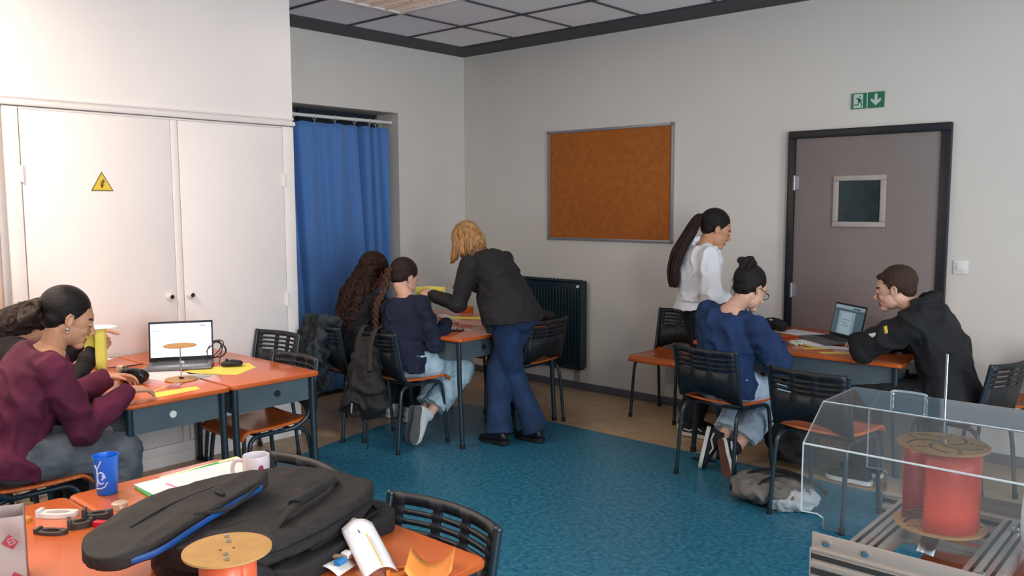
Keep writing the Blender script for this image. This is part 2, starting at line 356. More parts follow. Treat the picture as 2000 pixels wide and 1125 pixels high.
# exit sign
GR = mat('exit green', '#0f6a4c', 0.45, var=0.05); WH = mat('sign white', '#b9c4bd', 0.5, var=0.03)
b = MB(); mx = M4.Translation(V((3.694, -0.003, 2.243))) @ M4.Rotation(PI/2, 4, 'X')
b.prism([(-.103, -.05), (.103, -.05), (.103, .05), (-.103, .05)], 0, .008, mx)
b.mi = 1
b.prism([(-.09, -.044), (-.03, -.044), (-.03, .044), (-.09, .044)], .008, .009, mx); b.prism([(-.006, -.05), (0.0, -.05), (0.0, .05), (-.006, .05)], .008, .009, mx)
b.prism([(.043, .038), (.061, .038), (.061, -.005), (.08, .012), (.085, -.004), (.052, -.036), (.019, -.004), (.024, .012), (.043, -.005)], .008, .009, mx)
b.mi = 0
for l in ([(-.052, .034), (-.044, .03), (-.047, .022), (-.055, .026)], [(-.078, .018), (-.055, .02), (-.04, .006), (-.034, .008), (-.034, .002), (-.044, -.002), (-.056, .01), (-.076, .01)],
          [(-.058, .018), (-.048, .008), (-.062, -.02), (-.084, -.022), (-.084, -.029), (-.056, -.028)], [(-.06, -.004), (-.05, -.01), (-.04, -.022), (-.046, -.038), (-.04, -.038), (-.032, -.022), (-.044, .002)]):
    b.prism(l, .009, .0095, mx)
tag(b.build('exit_sign', [GR, WH]), 'green and white emergency exit sign with running figure and down arrow above the door', 'sign')
# switch
c = thing('light_switch', 'square white light switch on the wall right of the door', 'light switch', (4.289, -0.001, 1.185))
b = MB(); b.box((0, -0.005, 0), (.084, .01, .084), .004); b.build('plate', PLAS, c)
b = MB(); b.box((0, -0.013, 0.002), (.048, .008, .05), .003, M4.Rotation(.06, 4, 'X')); b.build('rocker', PLAS, c)
# ------------------------------------------------------------ desks
def make_desk(label, loc, rotz=0, group=None):
    t = thing('school_desk', label, 'desk', loc, rotz, group)
    b = MB(); L, W, r = 0.63, 0.25, 0.025
    out = []
    for cx, cy, a0 in ((L-r, W-r, 0), (-L+r, W-r, 90), (-L+r, -W+r, 180), (L-r, -W+r, 270)):
        for k in range(5):
            a = math.radians(a0+k*22.5); out.append((cx+r*math.cos(a), cy+r*math.sin(a)))
    ins = lambda d: [(x-math.copysign(d, x), y-math.copysign(d, y)) for x, y in out]
    rings = [(ins(.008), .698), (ins(.001), .7005), (out, .706), (out, .713), (ins(.002), .7185), (ins(.006), .72)]
    vr = [[b.bm.verts.new((x, y, z)) for x, y in q] for q, z in rings]
    n = len(out)
    for A, B in zip(vr, vr[1:]):
        for k in range(n):
            f = b.bm.faces.new((A[k], A[(k+1) % n], B[(k+1) % n], B[k])); f.material_index = 1
    f = b.bm.faces.new(vr[-1]); f.material_index = 0; f = b.bm.faces.new(list(reversed(vr[0]))); f.material_index = 1
    b.build('tabletop', [LAM, LAME], t, ang=0.9)
    b = MB(); b.box((0, -.218, .635), (1.16, .004, .125)); b.box((0, .218, .635), (1.16, .004, .125)); b.box((-.58, 0, .635), (.004, .44, .125)); b.box((.58, 0, .635), (.004, .44, .125)); b.box((0, 0, .574), (1.16, .44, .004))
    b.build('tray', BOXM, t)
    for sx in (1, -1):
        b = MB(); b.cyl((sx*.582, .02, .635), (sx*.588, .02, .635), .0165, 20); b.build('plug', RUB if sx > 0 else PLAS, t)
    for sx in (1, -1):
        for sy in (1, -1):
            b = MB(); p = smoothpts([(sx*.592, sy*.222, .695), (sx*.594, sy*.222, .5), (sx*.602, sy*.222, .3), (sx*.618, sy*.224, .02)], 5); b.tube(p, .0165, 12); lg = b.build('leg', STEEL, t)
            b = MB(); b.cyl((sx*.618, sy*.224, .03), (sx*.619, sy*.224, 0), .019, 12); b.build('foot_cap', RUB, lg)
    return t
dg = 'school desks with orange tops'
dk = make_desk('orange-topped desk in front of the person in the maroon sweater', (1.42, -3.895, 0), 0.0, dg)
desks = [((1.415, -3.385, 0), 0, 'orange-topped desk by the cupboard, holding the mouse and coiled cable'),
 ((3.675, -4.512, 0), 0, 'orange-topped desk in the foreground under the black laptop bags and mug'),
 ((3.675, -5.018, 0), 0, 'orange-topped desk in the foreground under the red-patterned paper and small brackets'),
 ((1.24, -1.69, 0), 0, 'orange-topped desk at which the two long-haired people sit below the curtain'),
 ((1.24, -1.185, 0), 0, 'orange-topped desk behind the teacher, next to the radiator'),
 ((3.64, -.765, 0), 0, 'orange-topped desk with the yellow strips, nearest the two empty-backed chairs'),
 ((3.64, -.262, 0), 0, 'orange-topped desk against the door, under the open laptop'),
 ((5.72, -3.62, 0), 0, 'orange-topped desk under the clear-covered turbine machine')]
for l, rz, lb in desks: dup(dk, l, rz, lb, dg)
dk.rotation_euler.z = PI
# ------------------------------------------------------------ chairs
def make_chair(label, loc, rotz, group):
    t = thing('school_chair', label, 'chair', loc, rotz, group)
    def seatf(u, v):
        x = (u-.5)*.40; y = -.19+v*.40
        w = 1-.10*(1-v)**2; x *= w
        z = .452+.010*(abs(u-.5)*2)**2*(1-v*.6)-.008*math.sin(PI*min(1, v*1.1))
        if v > .86: q = (v-.86)/.14; z -= .035*q*q; y -= .012*q*q
        if v < .12: z += .010*((.12-v)/.12)**2
        return (x, y, z)
    b = MB(); b.grid(seatf, 16, 20); b.build('seat', PLY, t, ang=4); solid(bpy.data.objects[-1] if False else [o for o in bpy.data.objects if o.parent == t and o.name.startswith('seat')][0], .012, 1)
    # backrest with slots
    H0, H1 = .468, .775
    us = [0, .09, .335, .395, .605, .665, .91, 1.0]
    zs = [0, .35, .60, .642, .685, .727, .77, .812, .855, .897, 1.0]
    def bp(u, q):
        x = (u-.5)*.405; arch = .055*max(0, 1-(abs(u-.5)*2.3)**2) if q == 0 else (.02*max(0, 1-(abs(u-.5)*2.3)**2) if q < .4 else 0)
        z = H0+(H1-H0)*q+arch; yy = -.185-.062*((z-H0)/(H1-H0))
        return V((x, yy-.045*(1-(2*u-1)**2), z))
    b = MB(); fine = []
    for a, c2 in zip(us, us[1:]):
        n = 5 if c2-a > .15 else 1
        for k in range(n): fine.append((a+(c2-a)*k/n, a+(c2-a)*(k+1)/n, c2-a > .15))
    cache = {}
    def vv(u, q):
        k = (round(u, 4), round(q, 4))
        if k not in cache: cache[k] = b.bm.verts.new(bp(u, q))
        return cache[k]
    for u1, u2, sl in fine:
        for k, (q1, q2) in enumerate(zip(zs, zs[1:])):
            if sl and k in (2, 4, 6, 8): continue
            b.bm.faces.new((vv(u1, q1), vv(u2, q1), vv(u2, q2), vv(u1, q2)))
    o = b.build('backrest', STEELB, t, ang=4); solid(o, .012)
    for sx in (1, -1):
        b = MB(); b.tube(smoothpts([(sx*.165, -.02, .428), (sx*.182, -.10, .432), (sx*.196, -.165, .47), (sx*.203, -.192, .53), (sx*.206, -.243, .768)], 5), .0115, 10); b.ball((sx*.206, -.243, .768), .0125, sub=2); b.build('back_post', STEEL, t)
        b = MB(); b.tube([(sx*.172, -.12, .427), (sx*.17, .10, .427)], .0115, 10); b.build('seat_rail', STEEL, t)
        b = MB(); b.tube(smoothpts([(sx*.172, -.12, .427), (sx*.178, -.165, .41), (sx*.185, -.195, .34), (sx*.192, -.225, .02)], 5), .0115, 10); lg = b.build('leg', STEEL, t)
        b = MB(); b.cyl((sx*.192, -.225, .03), (sx*.1925, -.227, 0), .0145, 12); b.build('foot_cap', RUB, lg)
        b = MB(); b.tube(smoothpts([(sx*.17, .10, .427), (sx*.172, .135, .41), (sx*.178, .155, .35), (sx*.186, .185, .02)], 5), .0115, 10); lg = b.build('leg', STEEL, t)
        b = MB(); b.cyl((sx*.186, .185, .03), (sx*.1865, .187, 0), .0145, 12); b.build('foot_cap', RUB, lg)
    b = MB(); b.tube([(-.172, -.1, .425), (.172, -.1, .425)], .009, 8); b.tube([(-.17, .09, .425), (.17, .09, .425)], .009, 8); b.build('cross_bar', STEEL, t)
    return t
cg = 'school chairs with slotted black backs'
ch = make_chair('empty school chair against the wall left of the person in the white shirt', (2.40, -.31, 0), PI, cg)
chairs = [((3.39, -1.25, 0), -.12, 'school chair under the person in the navy sweatshirt with a bun'),
 ((4.08, -1.50, 0), -.10, 'empty school chair partly behind the clear machine cover'),
 ((4.50, -.78, 0), PI/2-.2, 'school chair under the person in the black hoodie'),
 ((4.62, -.27, 0), PI/2, 'empty school chair by the wall behind the person in the hoodie'),
 ((1.475, -2.04, 0), -.08, 'school chair under the person with the braid, backpack hung on it'),
 ((.98, -2.09, 0), -.10, 'school chair under the curly-haired person, camouflage jacket hung on it'),
 ((1.70, -1.13, 0), PI/2, 'empty school chair tucked under the desk end behind the standing person in the blazer'),
 ((1.14, -.95, 0), PI, 'school chair by the radiator with a pale bag on its seat'),
 ((1.79, -3.36, 0), PI, 'empty school chair pushed under the desk beside the cupboard, nearer one'),
 ((1.02, -2.95, 0), PI+.1, 'empty school chair beside the blue curtain, right of the cupboard'),
 ((4.075, -4.445, 0), PI, 'empty school chair at the foreground desk, its slotted back against blue floor'),
 ((3.46, -4.46, 0), PI, 'empty school chair behind the mug at the foreground desk'),
 ((1.86, -4.50, 0), 0, 'school chair under the person in the maroon sweater'),
 ((1.30, -4.50, 0), 0, 'school chair under the half-hidden person holding the yellow strip')]
for l, rz, lb in chairs: dup(ch, l, rz, lb, cg)
# ------------------------------------------------------------ things on the desks and floor
TZ = .7205
def sheet(name, pts, mt, label, cat, z=TZ, th=.0006, curl=0, group=None, seed=0):
    b = MB(); b.prism(pts, 0, th); cx = sum(p[0] for p in pts)/len(pts); cy = sum(p[1] for p in pts)/len(pts)
    for v in b.bm.verts: v.co.x -= cx; v.co.y -= cy
    return tag(b.build(name, mt, loc=(cx, cy, z)), label, cat, group)
def rect(cx, cy, w, h, a):
    c, s = math.cos(a), math.sin(a); return [(cx+x*c-y*s, cy+x*s+y*c) for x, y in ((-w/2, -h/2), (w/2, -h/2), (w/2, h/2), (-w/2, h/2))]
def laptop(label, loc, rz, lean, scr, cols):
    t = thing('laptop', label, 'laptop', loc, rz); W, D = .33, .225
    b = MB(); b.box((0, -D/2, .009), (W, D, .016), .005); base = b.build('base', LAPG, t)
    b = MB()
    for r_ in range(5):
        n = 14 if r_ < 4 else 7
        for k in range(n):
            ww = .285/n; b.box((-.1425+ww*(k+.5), -.025-.0195*r_-.01, .0178), (ww-.003, .0165, .002), .0006, seg=1)
    b.build('keyboard', LAPK, base); b = MB(); b.box((0, -.175, .0172), (.10, .06, .001)); b.build('touchpad', mat('touchpad', '#59575b', .3), base)
    R = M4.Translation(V((0, 0, .016))) @ M4.Rotation(-lean, 4, 'X')
    b = MB(); b.box((0, 0, .108), (W, .007, .216), .003); lid = b.build('lid', LAPK, t); lid.data.transform(R)
    b = MB(); b.cyl((-.12, 0, .014), (.12, 0, .014), .006, 10); b.build('hinge', LAPK, t)
    b = MB(); b.mi = 0; b.quad([(-.156, -.0038, .022), (.156, -.0038, .022), (.156, -.0038, .204), (-.156, -.0038, .204)])
    for i, (x0, z0, x1, z1, m_) in enumerate(scr):
        b.mi = m_; b.quad([(-.156+.312*x0, -.0039-.00002*i, .022+.182*z0), (-.156+.312*x1, -.0039-.00002*i, .022+.182*z0), (-.156+.312*x1, -.0039-.00002*i, .022+.182*z1), (-.156+.312*x0, -.0039-.00002*i, .022+.182*z1)])
    so = b.build('screen', cols, lid, recalc=False); so.data.transform(R)
    return t
def em(name, col, e): return mat(name, col, .3, emit=e, var=.03, scale=3)
l1 = [em('screen white', '#f2f6fd', 1.0), em('screen pale blue', '#b9cdf0', .9), em('screen grey', '#b7bccb', .8), em('screen line', '#8b93ab', .7)]
laptop('open grey laptop with a bright white screen on the left desks', (1.285, -3.50, TZ), math.radians(58), .16,
       [(0, .86, 1, 1, 1), (0, .82, 1, .86, 0), (.02, .95, .3, .975, 2), (.82, .89, .9, .93, 3), (0, .30, .17, .80, 1), (.03, .33, .15, .50, 0), (.24, .22, .50, .60, 1), (.30, .25, .46, .4, 2), (.02, .02, .2, .2, 1), (.03, .1, .5, .11, 2), (.02, .775, .16, .785, 3)], l1)
l2 = [em('dim screen', '#48606c', .5), em('dim screen light', '#7f97a4', .5), em('dim page', '#90a6b1', .55), em('dim line', '#24323b', .4)]
laptop('open dark laptop with a dim blue screen on the right-hand desks', (3.74, -.40, TZ), math.radians(-37), .20,
       [(0, .88, 1, 1, 1), (.05, .93, .5, .96, 2), (.62, .9, .85, .94, 3), (.18, .0, .72, .80, 1), (.26, .04, .62, .76, 2), (.3, .5, .58, .52, 0), (.3, .4, .5, .42, 0), (.3, .3, .55, .32, 0), (0, .8, 1, .82, 3)], l2)
# left desks
sheet('paper_sheet', rect(1.60, -3.70, .297, .21, .18), PAPG, 'white sheet under the small two-disc model', 'paper')
sheet('paper_sheet', rect(1.42, -3.765, .16, .21, -.75), PAPG, 'printed sheet between the bright laptop and the small model', 'paper', z=TZ+.0007)
sheet('yellow_sheet', [(1.50, -3.60), (1.555, -3.255), (1.70, -3.30), (1.80, -3.47), (1.60, -3.62)], YEL, 'yellow sheet under the computer mouse', 'paper')
sheet('yellow_strip', [(1.885, -3.965), (1.99, -3.975), (1.975, -3.76), (1.90, -3.745)], YEL, 'yellow paper strip at the desk edge by the small model', 'paper', group=None)
sheet('yellow_strip', [(1.87, -3.95), (1.885, -3.965), (1.80, -3.84), (1.79, -3.85)], YEL, 'thin yellow offcut beside the yellow strip on the left desks', 'paper', z=TZ+.0003)
sheet('paper_sheet', rect(.83, -3.745, .09, .11, .3), PAPER, 'small white paper at the far end of the left desks', 'paper')
def model(label, loc, r, h, rz=0):
    t = thing('turbine_model', label, 'model', loc, rz)
    b = MB(); b.lathe([(0, 0), (r, 0), (r, .004), (0, .004)], seg=48); b.build('base_disc', WOODD, t)
    b = MB(); b.lathe([(0, h), (r, h), (r, h+.004), (0, h+.004)], seg=48); b.build('top_disc', WOODD, t)
    b = MB(); b.cyl((0, 0, .004), (0, 0, h+.004), .0028, 10); b.build('rod', CHROME, t)
    b = MB(); b.box((0, 0, .009), (.028, .016, .008), .002); b.build('clip', LAPK, t)
    b = MB(); b.box((.004, .004, h*.52), (.028, .014, .012), .003); b.build('collar', PLAS, t)
model('small two-disc wooden turbine model on a thin rod in front of the bright laptop', (1.70, -3.715, TZ+.0015), .078, .168)
# second top disc position handled by its own height
b = MB(); pz = [(-.09, 0, .0), (-.05, .008, 0)]
b.tube([(-.075, 0, .035), (-.05, 0, .036), (0, .002, .038), (.05, 0, .036), (.07, 0, .034)], [(.02, .02), (.034, .034), (.038, .037), (.036, .034), (.022, .024)], 18)
pc = remesh(b, .004, 3, .5, wr_noise(.0012, 24)); o = link('pencil_case', pc, mat('glossy black vinyl', '#17171b', .25), loc=(1.60, -3.905, TZ+.0), rotz=.5, ang=4); tag(o, 'round black pencil case by the hand of the person in maroon', 'pencil case')
b = MB(); b.tube([(0, 0, .0), (0, 0, .035), (.0, 0, .055)], [.022, .026, .02], 14); b.box((.012, 0, .058), (.03, .02, .03), .004); tag(b.build('adhesive_tape', mat('olive tape', '#5e4a33', .4), loc=(1.50, -3.905, TZ)), 'brown tape roll standing beside the round black pencil case', 'tape')
b = MB(); b.box((0, 0, .03), (.055, .035, .06), .006); tag(b.build('paper_cup', mat('cream card', '#ecd2ae', .6), loc=(1.42, -3.885, TZ)), 'small cream card box behind the round pencil case', 'box')
def cable(name, pts, r, mt, label, cat='cable', k=5): 
    b = MB(); b.tube(smoothpts(pts, k), r, 8); return tag(b.build(name, mt, ang=4), label, cat)
CB = mat('brown cable', '#3a211d', .5)
cable('power_cable', [(1.02, -3.90, TZ+.004), (1.10, -3.86, TZ+.003), (1.14, -3.80, TZ+.004), (1.15, -3.73, TZ+.003), (1.17, -3.66, TZ+.006)], .0035, CB, 'thin dark cable running to the back of the bright laptop')
b = MB(); b.tube([(-.055, 0, .012), (-.04, 0, .016), (0, 0, .02), (.04, 0, .018), (.055, 0, .012)], [(.018, .010), (.028, .014), (.032, .018), (.028, .015), (.014, .009)], 18, side=(0, 1, 0))
ms = thing('computer_mouse', 'black computer mouse lying on the yellow sheet', 'computer mouse', (1.58, -3.37, TZ+.001), .9); link('shell', remesh(b, .003, 2), LAPK, ms, ang=4)
b = MB(); b.cyl((-.025, -.004, .034), (-.025, .004, .034), .008, 14); b.build('wheel', RUB, ms)
pts = [V((1.50, -3.40, TZ+.01))]
for k in range(46):
    a = k*.62; rr_ = .055+.012*math.sin(k*1.3); pts.append(V((1.335+.03*math.sin(k*.5), -3.335+rr_*math.cos(a)*.9, TZ+.062+rr_*math.sin(a)*.92)))
pts.append(V((1.22, -3.38, TZ+.012)))
cable('mouse_cable', pts, .0028, CB, 'coiled dark cable standing behind the mouse', k=3)
sc = thing('scissors', 'small open scissors beside the yellow strip', 'scissors', (1.82, -3.80, TZ), 2.2)
for s_ in (1, -1):
    b = MB(); b.prism([(0, -.003), (.06, s_*.010), (.065, s_*.012), (0, .004)], .001+.001*s_, .003+.001*s_); b.build('blade', CHROME, sc)
    b = MB(); b.tube([(-.03+.018*math.cos(k*PI/8), -s_*.016+.012*math.sin(k*PI/8), .004) for k in range(16)], .003, 6, closed=True); b.tube([(0, 0, .003), (-.015, -s_*.01, .004)], .003, 6); b.build('handle', mat('pink plastic', '#c98f92', .4), sc)
# yellow strip held by the half-hidden person, with its white rim
sp = thing('yellow_strip_model', 'curved yellow strip with a white end plate, held upright in the hands', 'paper model', (1.60, -4.065, .93), .2)
b = MB(); b.grid(lambda u, v: (-.055+.03*math.sin(u*PI)+.0, -.035+.07*u, -.12+.20*v), 10, 4); solid(b.build('strip', YEL, sp, ang=4), .0012)
b = MB(); b.grid(lambda u, v: (.02+.02*math.sin(u*PI), -.03+.06*u, -.12+.20*v), 10, 4); solid(b.build('strip', YEL, sp, ang=4), .0012)
b = MB(); b.prism(smoothpts([(-.08, -.06, 0), (.0, -.07, 0), (.06, -.03, 0), (.07, .05, 0), (.0, .075, 0), (-.06, .04, 0)], 5, True), .081, .084) if False else b.prism([(p.x, p.y) for p in smoothpts([(-.08, -.06, 0), (.0, -.07, 0), (.06, -.03, 0), (.07, .05, 0), (.0, .075, 0), (-.06, .04, 0)], 5, True)], .081, .084); b.build('end_plate', PAPER, sp)
# centre desks
sheet('paper_sheet', rect(1.10, -1.42, .30, .21, .3), PAPER, 'white paper under the hand of the curly-haired person', 'paper')
sheet('paper_sheet', rect(.93, -1.30, .297, .21, 1.2), PAPG, 'printed paper further back on the centre desks', 'paper', z=TZ+.0007)
sheet('yellow_sheet', rect(1.18, -1.18, .25, .15, .5), YEL, 'yellow paper on the centre desks beside the blazer', 'paper', z=TZ+.0014)
sheet('pink_folder', rect(.86, -1.02, .34, .26, .7), mat('dusty pink card', '#c99a90', .7), 'dusty pink folder at the back of the centre desks', 'folder')
b = MB(); b.box((0, 0, .03), (.09, .07, .06), .004); tag(b.build('card_box', LAME, loc=(.98, -.98, TZ)), 'small orange-brown box at the back of the centre desks', 'box')
ph = thing('smartphone', 'dark phone lying near the corner of the centre desks', 'phone', (1.545, -1.69, TZ), .5)
b = MB(); b.box((0, 0, .005), (.155, .075, .009), .003); b.build('body', LAPK, ph); b = MB(); b.box((0, 0, .0098), (.145, .067, .0006)); b.build('display', mat('phone glass', '#22262c', .08), ph)
sheet('paper_slip', rect(1.50, -1.78, .13, .03, .4), PAPER, 'narrow white paper slip beside the phone', 'paper')
sheet('paper_slip', rect(1.60, -1.60, .09, .04, .2), PAPER, 'small white paper slip behind the phone', 'paper')
cable('pen', [(1.44, -1.76, TZ+.005), (1.50, -1.745, TZ+.005), (1.56, -1.735, TZ+.005)], .004, RUB, 'dark pen beside the phone on the centre desks', 'pen', 2)
b = MB(); b.tube([(-.10, 0, 0), (0, 0, .006), (.10, 0, 0)], [(.035, .004)]*3, 12, side=(0, 0, 1)); b.build  # strip held by the standing person
tag(b.build('yellow_strip', YEL, loc=(1.43, -1.78, .985), rotz=.75), 'yellow strip held up by the person in the black blazer', 'paper')
b = MB(); b.box((0, 0, 0), (.10, .03, .012), .003); tag(b.build('folded_green_strip', mat('olive card', '#8d8435', .7), loc=(1.50, -1.83, .93), rotz=.7), 'olive strip just below the hand of the person in the blazer', 'paper')
b = MB(); b.ball((0, 0, .05), (.12, .07, .05)); b.ball((.07, .02, .04), (.08, .06, .04)); tag(link('black_scarf', remesh(b, .006, 3, .5, wr_noise(.012, 16)), NYL, loc=(1.70, -.98, TZ), ang=4), 'crumpled black scarf on the desk right of the standing person', 'scarf')
b = MB(); b.ball((0, 0, .05), (.17, .10, .05)); b.ball((.05, .05, .06), (.10, .08, .06)); tag(link('pale_bag', remesh(b, .007, 3, .5, wr_noise(.016, 12)), mat('pale grey canvas', '#b9b4ae', .85, var=.06), loc=(1.14, -.99, .455), ang=4), 'crumpled pale grey bag on the chair seat under the centre desks', 'bag')
# right desks
b = MB(); b.tube([(-.11, 0, .035), (-.09, 0, .04), (0, 0, .045), (.09, 0, .04), (.11, 0, .035)], [(.02, .02), (.042, .036), (.048, .042), (.042, .036), (.02, .02)], 18, side=(0, 1, 0))
o = thing('pencil_pouch', 'black pencil pouch on the right-hand desks near the door frame', 'pencil case', (3.22, -.27, TZ), -.5); link('pouch', remesh(b, .005, 2, .5, wr_noise(.004, 20)), NYL, o, ang=4)
b = MB(); b.box((0, -.03, .074), (.03, .012, .008), .002); b.build('logo_tab', PLAS, o)
sheet('paper_sheet', rect(3.40, -.27, .28, .20, -.3), PAPG, 'white printed papers between the pouch and the dim laptop', 'paper')
sheet('paper_sheet', rect(3.62, -.64, .28, .10, -.55), PAPER, 'white paper strip in front of the dim laptop', 'paper')
sheet('paper_sheet', rect(3.80, -.70, .19, .10, .1), PAPG, 'printed white label beside the yellow strips on the right desks', 'paper', z=TZ+.0007)
sheet('yellow_strip', rect(3.88, -.86, .22, .055, .62), YEL, 'broad yellow strip nearest the sleeve of the person in the hoodie', 'paper')
sheet('yellow_strip', rect(3.72, -.80, .15, .045, .7), YEL, 'yellow strip in the middle of the right-hand desks', 'paper', z=TZ+.0003)
sheet('yellow_strip', rect(3.60, -.72, .24, .02, -.5), YEL, 'thin yellow strip beside the hand of the person with the bun', 'paper', z=TZ+.0016)
b = MB(); b.cyl((-.08, 0, .006), (.07, 0, .006), .0055, 12); b.tube([(.07, 0, .006), (.085, 0, .006)], [.0055, .001], 10); tag(b.build('red_pen', mat('red plastic', '#b8231c', .35), loc=(3.42, -.55, TZ), rotz=.9), 'red pen on the right-hand desks', 'pen')
b = MB(); b.ball((0, 0, .012), (.035, .022, .013)); b.ball((.03, .01, .01), (.02, .015, .01)); tag(link('crumpled_foil', remesh(b, .003, 1, .5, wr_noise(.006, 50)), mat('green white foil', '#8fb39a', .35, col2='#e5eee6', scale=60), loc=(3.575, -.76, TZ), ang=4), 'small crumpled green and white wrapper on the right-hand desks', 'wrapper')
cable('laptop_cable', [(3.86, -.48, TZ+.01), (3.93, -.43, TZ+.004), (4.02, -.38, TZ+.004), (4.12, -.40, TZ+.004)], .003, CB, 'thin black cable behind the dim laptop')
# ------------------------------------------------------------ hanging bags and floor bags
CAMO = mat('dark camouflage cloth', '#15181c', .85, col2='#29343b', scale=14, detail=5, ramp=(.47, .53), bump=.3, bscale=40)
b = MB()
b.tube([(.79, -2.33, .80), (1.0, -2.355, .80), (1.16, -2.34, .80)], [.035, .04, .035], 12)
b.tube([(.84, -2.35, .79), (.84, -2.40, .60), (.87, -2.42, .40), (.88, -2.42, .30)], [(.06, .04), (.10, .06), (.125, .07), (.10, .05)], 16, side=(1, 0, 0))
b.tube([(.98, -2.36, .79), (.99, -2.41, .60), (1.0, -2.42, .42), (1.0, -2.42, .34)], [(.06, .04), (.10, .055), (.11, .06), (.08, .04)], 16, side=(1, 0, 0))
b.tube([(.86, -2.30, .79), (.85, -2.285, .65)], [.05, .02], 10)
cj = remesh(b, .009, 4, .5, wr_noise(.024, 10)); cj.transform(M4.Translation(V((-.9, 2.38, 0))))
o = link('camouflage_jacket', cj, CAMO, loc=(.9, -2.38, 0), ang=4); tag(o, 'dark camouflage jacket hanging on the chair back beside the curtain', 'jacket')
b = MB(); b.box((.06, -.115, .42), (.012, .006, .05), .002, None); b.build('zip_pull', CHROME, o)
b = MB()
b.tube([(1.44, -2.33, .74), (1.46, -2.38, .62), (1.50, -2.41, .46), (1.52, -2.40, .33), (1.52, -2.39, .26)], [(.05, .04), (.11, .07), (.15, .095), (.16, .10), (.12, .06)], 20, side=(1, 0, 0))
b.tube([(1.40, -2.49, .40), (1.45, -2.50, .33), (1.45, -2.49, .27)], [(.07, .03), (.11, .045), (.08, .03)], 16, side=(1, 0, 0))
bp_ = remesh(b, .008, 4, .5, wr_noise(.013, 9)); bp_.transform(M4.Translation(V((-1.5, 2.4, 0))))
o = link('backpack', bp_, NYL, loc=(1.5, -2.4, 0), ang=4); tag(o, 'black backpack hanging by its straps from the chair of the person with the braid', 'backpack')
for x0, x1 in ((-.11, -.02), (.02, .10)):
    b = MB(); b.tube(smoothpts([(x0, .10, .70), (x0, .115, .795), (x0+.01, .055, .80), (x0+.02, .0, .70), (x1, -.06, .56)], 5), [(.022, .005)]*21, 8, side=(1, 0, 0)); b.build('strap', NYLB, o)
b = MB(); b.tube([(.02, -.135, .36), (.021, -.14, .33), (.018, -.14, .30)], .005, 6); b.build('zip_pull', mat('grey cord', '#8c8f94', .6), o)
b = MB(); b.tube([(.04, -.04, .24), (.05, -.04, .18), (.06, -.05, .10), (.055, -.05, .06)], .005, 6); b.build('strap_end', NYL, o)
GB = mat('grey beige canvas', '#6a6560', .85, var=.15, scale=8, bump=.3); GBL = mat('pale grey canvas panel', '#a9adb0', .85, var=.08)
b = MB()
b.tube([(3.62, -1.62, .07), (3.68, -1.60, .08), (3.80, -1.54, .085), (3.90, -1.50, .08), (3.98, -1.46, .07)], [(.10, .04), (.16, .065), (.175, .07), (.16, .06), (.10, .04)], 20, side=(-.5, 1, 0))
me = remesh(b, .008, 3, .5, wr_noise(.014, 9)); me.transform(M4.Translation(V((-3.8, 1.54, 0))))
o = link('backpack', me, GB, loc=(3.8, -1.54, 0), ang=4); tag(o, 'grey and black backpack lying on the blue floor between two chairs', 'backpack')
b = MB(); b.tube([(.04, -.115, .05), (.12, -.075, .055), (.20, -.02, .06), (.22, .04, .07)], [(.045, .03), (.055, .045), (.055, .045), (.04, .03)], 14, side=(0, 0, 1)); q = remesh(b, .006, 2, .5, wr_noise(.008, 20)); link('side_panel', q, GBL, o, ang=4, label='pale grey side panel')
b = MB(); b.tube(smoothpts([(-.15, -.06, .12), (-.06, .0, .165), (.04, .06, .165), (.14, .09, .14)], 5), [(.028, .006)]*16, 8, side=(.5, -1, 0)); b.build('strap', NYL, o)
b = MB(); b.tube(smoothpts([(-.02, -.14, .125), (.04, -.06, .165), (.12, .0, .165), (.19, .05, .14)], 5), [(.014, .005)]*16, 8, side=(.5, -1, 0)); b.build('strap', NYL, o)
b = MB(); b.tube([(.10, .10, .13), (.18, .16, .10), (.22, .20, .04)], [(.012, .004)]*3, 8, side=(0, 0, 1)); b.build('strap', NYL, o)
b = MB(); b.tube([(3.66, -.96, .06), (3.66, -.95, .2), (3.66, -.94, .36), (3.66, -.93, .44)], [(.15, .10), (.17, .12), (.15, .10), (.08, .05)], 18, side=(1, 0, 0))
me = remesh(b, .009, 3, .5, wr_noise(.014, 9)); me.transform(M4.Translation(V((-3.66, .95, -.0))))
o = link('backpack', me, NYL, loc=(3.66, -.95, 0), ang=4); tag(o, 'black backpack standing on the floor under the right-hand desks', 'backpack')
b = MB(); b.tube([(-.10, -.10, .30), (-.04, -.135, .32), (.05, -.13, .31)], .006, 6); b.build('zip', LAPG, o)
cable('floor_strap', [(3.10, -1.14, .006), (3.17, -1.13, .012), (3.24, -1.10, .006)], .008, NYL, 'black strap end lying on the floor by the crossed feet', 'strap', 4)
# ------------------------------------------------------------ foreground desk
def dom(pts, z0, th, inset=.05, vox=.006, puff=.0, nz=.003, sm=5, seed=1.0, fr=9):
    b = MB(); b.prism([(p.x, p.y) for p in smoothpts([(x, y, 0) for x, y in pts], 4, True)], z0+.004, z0+th)
    return remesh(b, vox, sm, .6, wr_noise(nz, fr, seed=seed))
def bag(name, pts, z0, th, mt, label, **k):
    cx = sum(p[0] for p in pts)/len(pts); cy = sum(p[1] for p in pts)/len(pts)
    me = dom([(x-cx, y-cy) for x, y in pts], 0, th, **k); o = link(name, me, mt, loc=(cx, cy, z0), ang=4); return tag(o, label, 'laptop bag', 'laptop bags piled on the foreground desk'), cx, cy
o, cx, cy = bag('laptop_bag', [(3.62, -4.34), (3.80, -4.27), (3.985, -4.285), (4.02, -4.38), (4.09, -4.60), (4.08, -4.72), (3.9, -4.86), (3.66, -4.78), (3.60, -4.5)], TZ, .055, NYL, 'black laptop bag at the bottom of the pile, its corner by the desk edge', seed=4.0)
